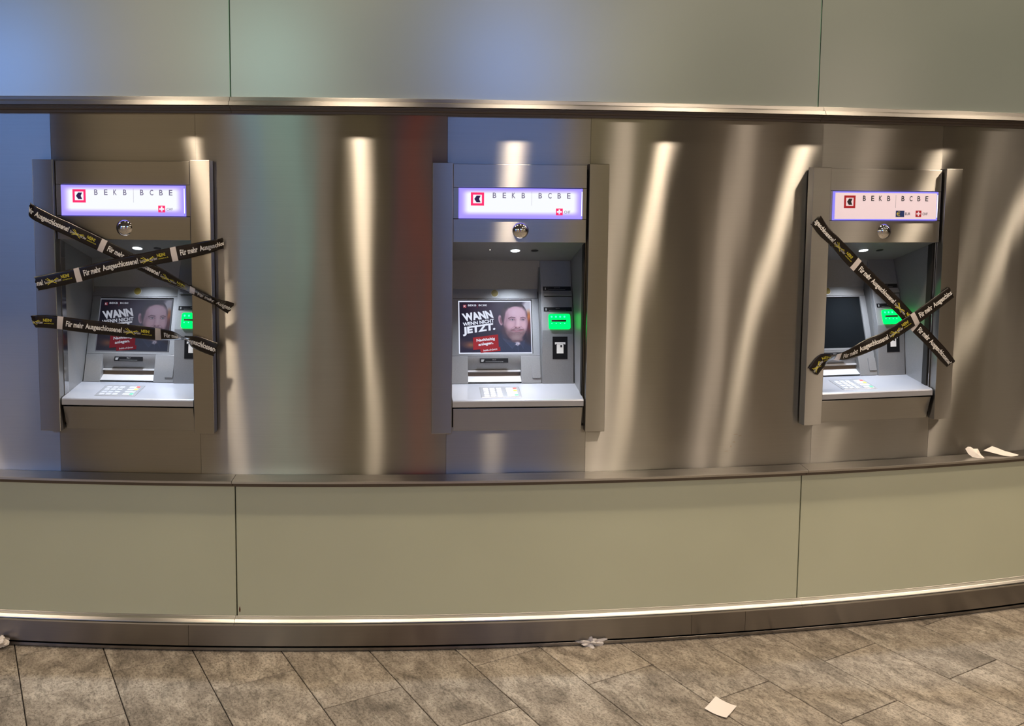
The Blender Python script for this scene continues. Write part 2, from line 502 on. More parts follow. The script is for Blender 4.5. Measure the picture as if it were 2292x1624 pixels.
LJ = [-0.42, -0.1865, -0.0030, 0.1806, 0.3650, 0.549, 0.70]
for a, b in zip(LJ[:-1], LJ[1:]):
    a += 0.00008; b -= 0.00008
    link('ledge', sweep('ledge', [(0.0022, 0.6235), (0.0590, 0.6172), (0.0625, 0.6160), (0.0628, 0.6090), (0.050, 0.6085), (0.0022, 0.6085)], a, b), M['steel_rail'], t2)
    link('under_strip', sweep('under_strip', [(0.010, 0.6083), (0.048, 0.6083), (0.044, 0.5935), (0.036, 0.5935), (0.036, 0.6000), (0.010, 0.6000)], a, b), M['steel_dark'], t2)
bb = empty('baseboard_front', (0, 0, 0), kind='structure', label='steel base rail and kick plates at the foot of the curved wall')
BJ = [-0.42, -0.1865, -0.0030, 0.1803, 0.3650, 0.549, 0.70]
for a, b in zip(BJ[:-1], BJ[1:]):
    a += 0.00006; b -= 0.00006
    link('base_rail', sweep('base_rail', [(0.010, 0.1288), (0.0345, 0.1288), (0.0368, 0.1275), (0.0372, 0.1255), (0.0480, 0.1215), (0.0500, 0.1200), (0.0565, 0.1145), (0.0580, 0.1120), (0.0540, 0.1110), (0.010, 0.1110)], a, b), M['steel_rail'], bb)
    link('base_lip', sweep('base_lip', [(0.010, 0.1102), (0.0560, 0.1102), (0.0612, 0.1092), (0.0612, 0.1042), (0.0560, 0.1038), (0.010, 0.1038)], a, b), M['steel_rail'], bb)
KJ = [-0.42, -0.20, -0.018, 0.1431, 0.1616, 0.345, 0.52, 0.70]
for a, b in zip(KJ[:-1], KJ[1:]):
    a += 0.00005; b -= 0.00005
    link('kick_plate', sweep('kick_plate', [(0.020, 0.1036), (0.0350, 0.1036), (0.0350, 0.0180), (0.020, 0.0180)], a, b), M['steel_kick'], bb)
link('floor_strip', sweep('floor_strip', [(0.004, 0.0128), (0.0360, 0.0128), (0.0370, 0.0118), (0.0370, 0.0030), (0.004, 0.0030)], VIEW0, 0.70), M['steel_kick'], bb)
link('kick_carcass', sweep('kick_carcass', [(-0.1, 0.110), (0.012, 0.110), (0.012, 0.0), (-0.1, 0.0)], VIEW0, 0.70, 0.02), M['gap'], bb)

# ---- floor
TH, TD, TO, TL = 0.5201, 0.2704, 0.1521, 0.5555
ct_, st_ = math.cos(TH), math.sin(TH)
def tile_xy(s, v): return (s * ct_ - v * st_, s * st_ + v * ct_)
floor = empty('floor', (0, 0, 0), kind='structure', label='floor of long mottled grey brown stone-look tiles laid in half bond')
def ring(x0, x1, y0, y1): return [(x0, y0), (x1, y0), (x1, y1), (x0, y1)]
me = bpy.data.meshes.new('grout_bed')
X0, X1, Y0, Y1 = -13, 23, -6.5, 12.0
me.from_pydata([(X0, Y0, -0.006), (X1, Y0, -0.006), (X1, Y1, -0.006), (X0, Y1, -0.006)], [], [(0, 1, 2, 3)])
link('grout_bed', me, M['grout'], floor)
gw = 0.0017
tile_me = hexa('tile', [(-(TD / 2 - gw), -(TL / 2 - gw), -0.006), ((TD / 2 - gw), -(TL / 2 - gw), -0.006), ((TD / 2 - gw), (TL / 2 - gw), -0.006), (-(TD / 2 - gw), (TL / 2 - gw), -0.006),
                        (-(TD / 2 - gw), -(TL / 2 - gw), 0.0), ((TD / 2 - gw), -(TL / 2 - gw), 0.0), ((TD / 2 - gw), (TL / 2 - gw), 0.0), (-(TD / 2 - gw), (TL / 2 - gw), 0.0)], 0.0012, 1)
tile_me.materials.append(M['stone'])
cent = []
far_v, far_f = [], []
for i in range(-90, 92):
    base = 2.338 if i % 2 == 0 else 2.067 - 0.0005
    for k in range(-45, 45):
        s = TO + (i + 0.5) * TD; v = base + (k + 0.5) * TL
        x, y = tile_xy(s, v)
        if not (X0 < x < X1 and Y0 < y < Y1): continue
        rr = math.hypot(x - XC, y - YC)
        if rr < R0 - 0.36: continue
        if -2.9 < x < 3.6 and y > 1.55 and len(cent) < 290:
            cent.append((x, y, s, v))
        else:
            n = len(far_v)
            for a, b in ((-1, -1), (1, -1), (1, 1), (-1, 1)):
                q = tile_xy(s + a * (TD / 2 - gw), v + b * (TL / 2 - gw)); far_v.append((q[0], q[1], 0))
            far_f.append((n, n + 1, n + 2, n + 3))
for x, y, s, v in cent:
    o = bpy.data.objects.new('tile', tile_me); COL.objects.link(o); o.parent = floor
    o.location = (x, y, random.uniform(-0.0003, 0.0002)); o.rotation_euler = (0, 0, TH)
me = bpy.data.meshes.new('far_tiles'); me.from_pydata(far_v, [], far_f)
o = link('far_tiles', me, M['stone'], floor); o['kind'] = 'stuff'

# ---- ceiling and the hall behind the viewer, seen in the steel
me = boxm('ceiling', X0, X1, Y0, Y1, 3.0, 3.05)
o = link('ceiling', me, M['ceil']); o['kind'] = 'structure'; o['label'] = 'low beige hall ceiling with recessed downlights'
wb = empty('wall_back', (0, -6, 0), kind='structure', label='opposite side of the hall with shop fronts, mirrored in the steel')
def hallmat(n, rgb, em=0.0):
    c = srgb(*rgb)
    if not em and sum(rgb) > 400: em = 0.30      # glow added to pale panels to brighten their reflection
    if em: return pbr(n, c, 0.4, emit=c, estr=em)
    return pbr(n, c, 0.6)
HALL = [  # x0, x1, z1, colour, glow
    (-13.0, -6.65, 2.60, (125, 140, 190), 0.45), (-6.65, -5.85, 2.60, (60, 48, 40), 0), (-5.85, -3.35, 2.60, (190, 165, 125), 0),
    (-3.35, -2.75, 2.60, (80, 100, 160), 1.6), (-2.75, -2.55, 2.6, (190, 165, 130), 0), (-2.55, -1.95, 2.60, (140, 165, 160), 0.9),
    (-1.95, -1.30, 2.6, (60, 55, 50), 0), (-1.30, -0.50, 2.6, (170, 160, 110), 0), (-0.50, -0.20, 2.6, (75, 60, 45), 0), (-0.20, 0.02, 2.6, (50, 55, 110), 1.0),
    (0.02, 0.48, 2.60, (150, 26, 26), 1.4), (0.48, 1.55, 2.6, (85, 95, 135), 0.4), (1.55, 2.75, 2.6, (115, 125, 160), 0.35),
    (2.75, 5.25, 2.6, (180, 165, 125), 0), (5.25, 6.35, 2.6, (60, 66, 66), 0), (6.35, 8.6, 2.6, (190, 172, 150), 0), (8.6, 9.8, 2.6, (90, 80, 65), 0),
    (9.8, 13.0, 2.6, (165, 150, 125), 0), (13.0, 15.0, 2.6, (60, 55, 48), 0), (15.0, 18.0, 2.6, (170, 160, 125), 0), (18.0, 23.0, 2.6, (90, 80, 65), 0)]
for k, (x0, x1, z1, c, em) in enumerate(HALL):
    o = link('shop_panel', boxm('shop_panel', x0 + 0.01, x1 - 0.01, -0.06, 0.0, 0, z1), hallmat('hall_%d' % k, c, em), wb)  # unseen panels, colours and glow chosen for the stripes mirrored in the steel
link('bulkhead', boxm('bulkhead', X0, X1, -0.3, 0.12, 2.6, 3.0), M['plaster'], wb)
for k, (x0, x1, c, em) in enumerate([(-5.9, -4.25, (110, 160, 240), 9), (-2.05, -1.25, (165, 205, 195), 6.5), (0.50, 1.60, (120, 160, 240), 6.0), (-3.85, -2.35, (205, 185, 150), 2.2), (1.85, 3.10, (195, 185, 145), 2.2)]):
    o = empty('hanging_display', ((x0 + x1) / 2, -1.6, 2.45))  # unseen boards added for coloured reflections in the upper glass
    o['label'] = ['blue lit hanging display behind the viewer, mirrored at the far left of the upper glass', 'pale green lit hanging display mirrored right of the left glass joint', 'blue lit hanging display mirrored in the middle of the upper glass', 'warm lit hanging display mirrored above the left machine', 'warm lit hanging display mirrored right of the middle machine'][k]
    o['category'] = 'display'; o['group'] = 'lit displays hanging from the hall ceiling'
    w_ = x1 - x0
    link('casing', boxm('casing', -w_ / 2 - 0.03, w_ / 2 + 0.03, -0.10, 0.0, -0.03, 0.50), M['black'], o)
    link('display_face', boxm('display_face', -w_ / 2, w_ / 2, 0.0005, 0.006, 0.0, 0.47), hallmat('sign_%d' % k, c, em), o)
    for q in (-0.3, 0.3): link('hanger', boxm('hanger', q * w_ - 0.012, q * w_ + 0.012, -0.06, -0.036, 0.50, 0.555), M['alu'], o)
link('wall_slab', boxm('wall_slab', X0, X1, -0.4, -0.3, 0, 3), M['plaster'], wb)
for nm, x in (('wall_left', X0), ('wall_right', X1)):
    o = link(nm, boxm(nm, x - 0.1, x, -6.4, 12.0, 0, 3.0), M['plaster']); o['kind'] = 'structure'

# ================================================================== CASH MACHINES
def Lp(a, z, d): return (a, -d, z)       # machine coordinates: across, up, out of the wall
def box_adz(name, a0, a1, d0, d1, z0, z1, bev=0.0, seg=2): return boxm(name, a0, a1, -d1, -d0, z0, z1, bev, seg)
def plane_pt(z0, d0, z1, d1, lift=0.0):
    """maps (across, height) to a point on a leaning plane through (z0,d0),(z1,d1)"""
    k = (d1 - d0) / (z1 - z0); n = Vector((0, -1, -k)).normalized()
    def f(a, z, extra=0.0):
        p = Vector((a, -(d0 + k * (z - z0)), z)) + n * (lift + extra); return p
    return f
def slab(name, fn, a0, a1, z0, z1, th, bev=0.0, out=0.0):
    """a thin block lying on a leaning plane"""
    c = []
    for z in (z0, z1):
        for a, e in ((a0, out), (a1, out), (a1, out - th), (a0, out - th)):
            c.append(fn(a, z, e))
    return hexa(name, c, bev)

MON = (0.916, -0.125, 1.25, -0.235)
COLU = (1.11, -0.142, 1.3587, -0.2244)
COLL = (0.916, -0.122, 1.11, -0.142)
SHF = (0.890, 0.027)

# lit sign material: brighter in the middle, violet at the edges, as the tubes inside throw it
def sign_mat():
    mt, nt, out = newmat('lit_sign_face')
    N, L = nt.nodes, nt.links
    tc = N.new('ShaderNodeTexCoord'); sx = N.new('ShaderNodeSeparateXYZ'); L.new(tc.outputs['Object'], sx.inputs[0])
    def edge(sock, lo, hi, w):
        a = N.new('ShaderNodeMapRange'); a.interpolation_type = 'SMOOTHSTEP'
        a.inputs[1].default_value = lo; a.inputs[2].default_value = lo + w
        b = N.new('ShaderNodeMapRange'); b.interpolation_type = 'SMOOTHSTEP'
        b.inputs[1].default_value = hi; b.inputs[2].default_value = hi - w
        L.new(sock, a.inputs[0]); L.new(sock, b.inputs[0])
        m_ = N.new('ShaderNodeMath'); m_.operation = 'MULTIPLY'; L.new(a.outputs[0], m_.inputs[0]); L.new(b.outputs[0], m_.inputs[1])
        return m_.outputs[0]
    e1 = edge(sx.outputs[0], -0.204, 0.215, 0.035); e2 = edge(sx.outputs[2], 1.527, 1.622, 0.022)
    mm = N.new('ShaderNodeMath'); mm.operation = 'MULTIPLY'; L.new(e1, mm.inputs[0]); L.new(e2, mm.inputs[1])
    rp = N.new('ShaderNodeValToRGB'); e = rp.color_ramp.elements
    e[0].position = 0; e[0].color = (0.42, 0.33, 1.0, 1); e[1].position = 0.9; e[1].color = (0.93, 0.95, 1.0, 1)
    k = e.new(0.35); k.color = (0.62, 0.52, 1.0, 1)
    L.new(mm.outputs[0], rp.inputs[0])
    em = N.new('ShaderNodeEmission'); L.new(rp.outputs[0], em.inputs[0]); em.inputs[1].default_value = 0.84
    L.new(em.outputs[0], out.inputs[0])
    return mt
M['sign'] = sign_mat()
M['sign_edge'] = glow('sign_edge', (0.26, 0.22, 0.88, 1), 1.0)
M['sign_tube'] = glow('sign_tube', (0.75, 0.78, 1.0, 1), 1.6)
M['sign_white'] = pbr('sign_insert', (0.72, 0.62, 0.66, 1), 0.5, emit=(0.6, 0.5, 0.6, 1), estr=0.35)  # the insert is unlit; a faint glow is added to its colour
M['lit_red'] = glow('lit_red', (0.85, 0.03, 0.14, 1), 1.0)
M['lit_grey'] = glow('lit_grey', (0.17, 0.15, 0.24, 1), 1.0)
M['lit_ink'] = glow('lit_ink', (0.03, 0.015, 0.06, 1), 1.0)
M['green'] = glow('green_slot', (0.0, 1.0, 0.085, 1), 2.0)
M['green_hot'] = glow('green_hot', (0.06, 1.0, 0.42, 1), 1.6)
M['green_d'] = pbr('green_plastic', (0.0, 0.15, 0.05, 1), 0.4)
M['seam'] = pbr('seam', (0.10, 0.10, 0.10, 1), 0.6)

# ---- the poster shown on the screen, painted as colours on a fine grid
def poster_grid(NX=276, NY=200):
    u, v = np.meshgrid(np.linspace(0, 1, NX), np.linspace(0, 1, NY))
    asp = 1.385
    x = 200 + u * 1100; y = 250 + v * 795          # working units
    img = np.zeros((NY, NX, 3)); img[:] = (34, 26, 44)
    def blend(mask, c):
        nonlocal img
        mask = np.clip(mask, 0, 1)[..., None]; img = img * (1 - mask) + np.array(c) * mask
    def ell(cx, cy, rx, ry, soft=0.15, rot=0.0):
        dx, dy = x - cx, y - cy
        if rot:
            c_, s_ = math.cos(rot), math.sin(rot); dx, dy = dx * c_ + dy * s_, -dx * s_ + dy * c_
        q = np.sqrt((dx / rx) ** 2 + (dy / ry) ** 2)
        return np.clip((1 + soft - q) / (2 * soft), 0, 1)
    def poly(pts, soft=6):
        d = np.full(x.shape, 1e9); n = len(pts)
        for i in range(n):
            (x0, y0), (x1, y1) = pts[i], pts[(i + 1) % n]
            ex, ey = x1 - x0, y1 - y0; l = math.hypot(ex, ey)
            s = ((x - x0) * ey - (y - y0) * ex) / l
            d = np.minimum(d, -s)
        return np.clip(0.5 + d / (2 * soft), 0, 1)
    def path(pts, w, soft=3):
        best = np.full(x.shape, 1e9)
        for (x0, y0), (x1, y1) in zip(pts[:-1], pts[1:]):
            ex, ey = x1 - x0, y1 - y0; t = np.clip(((x - x0) * ex + (y - y0) * ey) / (ex * ex + ey * ey), 0, 1)
            best = np.minimum(best, np.hypot(x - x0 - t * ex, y - y0 - t * ey))
        return np.clip((w + soft - best) / (2 * soft), 0, 1)
    rs = np.random.RandomState(3)
    # soft background
    blend(ell(520, 330, 260, 90, 0.9) * 0.6, (58, 40, 58)); blend(ell(760, 420, 90, 200, 0.9) * 0.6, (48, 38, 60))
    blend(ell(250, 500, 60, 260, 0.9) * 0.7, (20, 18, 34)); blend(ell(370, 925, 80, 40, 0.8) * 0.8, (150, 95, 60))
    blend(ell(250, 900, 60, 50, 0.8) * 0.5, (80, 60, 60)); blend(ell(820, 620, 50, 90, 0.8) * 0.5, (70, 62, 84))
    blend(ell(1270, 330, 90, 110, 0.35), (186, 186, 205)); blend(ell(1275, 500, 40, 90, 0.7), (190, 110, 50))
    blend(ell(1285, 660, 40, 110, 0.7), (96, 30, 34)); blend(ell(1290, 850, 60, 120, 0.7), (40, 26, 34))
    # shoulders and shirt
    blend(ell(1060, 1130, 330, 270, 0.12), (38, 46, 72)); blend(poly([(800, 790), (1000, 860), (1300, 960), (1300, 1060), (760, 1060)][::1], 14), (36, 44, 70))
    blend(ell(850, 800, 70, 60, 0.6), (34, 40, 66))
    for k in range(26):
        a = 760 + k * 24; blend(path([(a, 800 + (k % 5) * 30), (a + 60, 1045)], 1.2, 2.5) * 0.25, (62, 72, 102))
    # neck
    blend(ell(1085, 860, 85, 70, 0.25), (112, 82, 92)); blend(ell(1085, 905, 40, 28, 0.3), (196, 190, 214))
    # collar wings
    blend(poly([(860, 820), (1070, 900), (1000, 990)], 8), (46, 56, 84)); blend(path([(866, 830), (1010, 985), (1062, 900)], 2, 3) * 0.7, (80, 92, 124))
    blend(poly([(1120, 880), (1210, 850), (1180, 985)], 8), (44, 52, 80)); blend(path([(1122, 888), (1178, 985)], 2, 3) * 0.7, (80, 92, 124))
    blend(path([(1090, 910), (1100, 1045)], 5, 4) * 0.6, (60, 70, 100)); blend(ell(1092, 935, 8, 9, 0.4), (150, 158, 185))
    # ear, head
    blend(ell(836, 540, 33, 82, 0.12, -0.18), (176, 140, 158)); blend(ell(840, 545, 17, 54, 0.3, -0.18), (120, 82, 98))
    blend(ell(1048, 470, 203, 226, 0.04), (34, 26, 36))                          # hair mass
    blend(ell(1066, 575, 186, 250, 0.04), (176, 140, 158))                       # face
    blend(poly([(905, 420), (960, 352), (1060, 332), (1170, 340), (1225, 400), (1245, 560), (1225, 690), (1130, 700), (890, 620), (880, 500)], 22), (190, 156, 178))
    blend(ell(1095, 420, 110, 70, 0.5), (206, 176, 200)); blend(ell(1150, 520, 70, 150, 0.8) * 0.5, (206, 172, 190))
    blend(poly([(846, 400), (880, 340), (925, 372), (905, 470), (893, 590), (868, 600), (850, 500)], 12), (52, 38, 48))
    blend(ell(925, 560, 34, 120, 0.8) * 0.55, (128, 94, 110)); blend(ell(1238, 590, 14, 130, 0.8) * 0.6, (140, 104, 122))
    # short beard along the jaw, greyer on the chin
    tex = 0.86 + 0.28 * rs.rand(*x.shape)
    face = ell(1062, 590, 184, 268, 0.05)
    line = np.where(x < 1080, 655 + (x - 880) * 0.30, 715 - (x - 1080) * 0.28)
    bm_ = face * np.clip((y - line) / 70 + 0.25, 0, 1) * 0.88
    cc = np.stack([118 * tex, 92 * tex, 98 * tex], -1); img = img * (1 - bm_[..., None]) + cc * bm_[..., None]
    blend(ell(890, 690, 34, 90, 0.6, 0.15) * 0.7, (74, 54, 62)); blend(ell(940, 790, 60, 46, 0.7, -0.6) * 0.45, (84, 62, 70))
    blend(ell(1075, 815, 82, 48, 0.6) * 0.55, (160, 140, 148)); blend(ell(1060, 872, 110, 16, 0.8) * 0.6, (70, 52, 62))
    # cheeks
    blend(ell(985, 615, 60, 44, 0.8) * 0.8, (206, 166, 182)); blend(ell(1188, 612, 36, 44, 0.8) * 0.8, (208, 170, 186))
    blend(path([(1046, 640), (1000, 672), (980, 720)], 3, 8) * 0.5, (130, 92, 106)); blend(path([(1150, 640), (1185, 672), (1192, 710)], 3, 8) * 0.5, (130, 92, 106))
    # nose
    blend(path([(1066, 540), (1058, 625)], 8, 14) * 0.45, (150, 110, 128)); blend(ell(1108, 580, 22, 72, 0.7) * 0.85, (216, 184, 202))
    blend(ell(1094, 650, 44, 15, 0.6) * 0.8, (150, 104, 118)); blend(ell(1070, 656, 11, 6, 0.5), (72, 40, 50)); blend(ell(1124, 656, 10, 6, 0.5), (72, 40, 50))
    blend(ell(1102, 632, 26, 18, 0.7) * 0.85, (214, 178, 194))
    # moustache and mouth
    blend(path([(1000, 700), (1060, 676), (1110, 679), (1178, 694)], 10, 9) * 0.7, (100, 72, 80))
    blend(path([(1020, 702), (1075, 716), (1175, 698)], 7, 5), (168, 112, 130)); blend(path([(1008, 697), (1075, 707), (1185, 691)], 2.2, 3), (72, 38, 48))
    blend(path([(1060, 736), (1130, 733)], 5, 8) * 0.6, (96, 72, 80))
    # eyes and brows
    for ex, w in ((1015, 46), (1180, 36)):
        blend(ell(ex, 530, w, 20, 0.6) * 0.7, (130, 92, 110)); blend(ell(ex, 535, w * 0.62, 9, 0.3), (206, 200, 214))
        blend(ell(ex + 4, 534, 11, 9, 0.3), (44, 48, 72)); blend(path([(ex - w * .8, 533), (ex - 5, 523), (ex + w * .8, 531)], 2.6, 3), (40, 24, 36))
        blend(path([(ex - w * .7, 546), (ex, 551), (ex + w * .7, 544)], 2, 4) * 0.5, (120, 84, 100))
    blend(path([(960, 512), (1000, 492), (1060, 502)], 7, 6) * 0.9, (78, 50, 62)); blend(path([(1148, 504), (1185, 494), (1222, 508)], 6, 6) * 0.9, (78, 50, 62))
    img = np.clip(img, 0, 255) / 255.0
    lin = np.where(img <= 0.04045, img / 12.92, ((img + 0.055) / 1.055) ** 2.4)
    return u, v, lin
SCR_A0, SCR_A1, SCR_Z0, SCR_Z1 = -0.1878, 0.0755, 1.0262, 1.2055
def screen_uv(u, v):      # poster working units -> (across, height)
    x, y = u, v
    return (SCR_A0 + (x - 200) / 1100 * (SCR_A1 - SCR_A0), SCR_Z1 - (y - 250) / 795 * (SCR_Z1 - SCR_Z0))
def poster_mesh():
    u, v, lin = poster_grid(); NY, NX = u.shape
    fn = plane_pt(*MON)
    vs = [tuple(fn(SCR_A0 + a * (SCR_A1 - SCR_A0), SCR_Z1 - b * (SCR_Z1 - SCR_Z0), -0.0010)) for a, b in zip(u.ravel(), v.ravel())]
    idx = np.arange(NX * NY).reshape(NY, NX)
    f = np.stack([idx[1:, :-1], idx[1:, 1:], idx[:-1, 1:], idx[:-1, :-1]], -1).reshape(-1, 4)
    me = bpy.data.meshes.new('poster_picture'); me.from_pydata(vs, [], f.tolist())
    at = me.color_attributes.new('paint', 'FLOAT_COLOR', 'POINT')
    c = np.ones((NX * NY, 4)); c[:, :3] = lin.reshape(-1, 3); at.data.foreach_set('color', c.ravel())
    return me
def poster_material(name, strength, veil):
    mt, nt, out = newmat(name); N, L = nt.nodes, nt.links
    at = N.new('ShaderNodeAttribute'); at.attribute_name = 'paint'
    b = N.new('ShaderNodeBsdfPrincipled'); b.inputs['Base Color'].default_value = (0.01, 0.01, 0.012, 1)
    b.inputs['Roughness'].default_value = 0.25
    L.new(at.outputs[0], b.inputs['Emission Color']); b.inputs['Emission Strength'].default_value = strength
    L.new(b.outputs[0], out.inputs[0]); return mt
POSTER = poster_mesh()

def quad_on(fl, pts): fl.poly([screen_uv(*p) for p in pts])
def ttext(fl, body, p00, p10, p01, bold=0.0): fl.quadtext(body, screen_uv(*p00), screen_uv(*p10), screen_uv(*p01), bold)

def prism_adz(name, profile_dz, a0, a1, bev=0.0):
    """profile (d, z) extruded across from a0 to a1"""
    k = len(profile_dz)
    vs = [(a0, -d, z) for d, z in profile_dz] + [(a1, -d, z) for d, z in profile_dz]
    fs = [tuple(range(k)), tuple(range(2 * k - 1, k - 1, -1))] + [(i, i + k, (i + 1) % k + k, (i + 1) % k) for i in range(k)]
    me = bpy.data.meshes.new(name); me.from_pydata(vs, [], fs)
    bm = bmesh.new(); bm.from_mesh(me); bmesh.ops.recalc_face_normals(bm, faces=bm.faces)
    if bev: bmesh.ops.bevel(bm, geom=list(bm.edges), offset=bev, segments=2, profile=0.5, affect='EDGES', clamp_overlap=True)
    bm.to_mesh(me); bm.free(); return me

def disc_mesh(name, centre, normal, r, h, n=28, r2=None):
    c = Vector(centre); nn = Vector(normal).normalized()
    t = nn.cross(Vector((1, 0, 0))); t.normalize(); b = nn.cross(t); r2 = r if r2 is None else r2
    vs = []
    for rr, hh in ((r, 0), (r2, h)):
        for i in range(n):
            a = 2 * PI * i / n; vs.append(c + nn * hh + (t * math.cos(a) + b * math.sin(a)) * rr)
    fs = [tuple(range(n)), tuple(range(2 * n - 1, n - 1, -1))] + [(i, (i + 1) % n, (i + 1) % n + n, i + n) for i in range(n)]
    return mesh(name, vs, fs)

def dome_mesh(name, centre, r, h, n=36, m_=10):
    """shallow dome bulging out of the wall (towards -y)"""
    Rs = (r * r + h * h) / (2 * h); vs, fs = [], []
    for j in range(m_ + 1):
        a = math.asin(min(1, r / Rs)) * (1 - j / m_)
        rr, hh = Rs * math.sin(a), Rs * math.cos(a) - (Rs - h)
        if j == m_: vs.append((centre[0], centre[1] - hh, centre[2])); break
        for i in range(n):
            q = 2 * PI * i / n; vs.append((centre[0] + rr * math.cos(q), centre[1] - hh, centre[2] + rr * math.sin(q)))
    for j in range(m_ - 1):
        for i in range(n): fs.append((j * n + i, j * n + (i + 1) % n, (j + 1) * n + (i + 1) % n, (j + 1) * n + i))
    top = len(vs) - 1
    for i in range(n): fs.append(((m_ - 1) * n + i, (m_ - 1) * n + (i + 1) % n, top))
    return mesh(name, vs, fs, smooth=True)

def rounded_rect_pts(u0, v0, u1, v1, r, n=5):
    out = []
    for cx_, cy_, a0 in ((u1 - r, v1 - r, 0), (u0 + r, v1 - r, PI / 2), (u0 + r, v0 + r, PI), (u1 - r, v0 + r, 1.5 * PI)):
        for i in range(n + 1):
            a = a0 + PI / 2 * i / n; out.append((cx_ + r * math.cos(a), cy_ + r * math.sin(a)))
    return out
def plate(name, fn, pts, th, out=0.0):
    """plate with any outline lying on a leaning plane; outer face raised by out"""
    k = len(pts)
    vs = [fn(a, z, out) for a, z in pts] + [fn(a, z, out - th) for a, z in pts]
    fs = [tuple(range(k)), tuple(range(2 * k - 1, k - 1, -1))] + [(i, i + k, (i + 1) % k + k, (i + 1) % k) for i in range(k)]
    return mesh(name, vs, fs)

# shared meshes -------------------------------------------------
G = {}
G['frame_l'] = box_adz('side_frame', -0.2978, -0.2277, -0.030, 0.0355, 0.777, 1.7075, 0.0014)
G['frame_r'] = box_adz('side_frame', 0.2392, 0.3080, -0.030, 0.0355, 0.777, 1.7085, 0.0014)
# the frames stand on the sheet outside the opening: cut back to the wall face there
def side_frame(a_out, a_in, ztop):
    s = 1 if a_out > a_in else -1
    # plan outline: front face, outer side down to the sheet, step into the opening
    hole = OA0 - 0.0012 if s < 0 else OA1 + 0.0012
    mid = (OA1 + 0.003) if s > 0 else (OA0 - 0.003)
    me = box_adz('side_frame', min(a_out, a_in), max(a_out, a_in), 0.0005, 0.0355, 0.777, ztop, 0.0016, 3)
    return me
G['frame_l'] = side_frame(-0.2978, -0.2277, 1.7075)
G['frame_r'] = side_frame(0.3080, 0.2392, 1.7085)

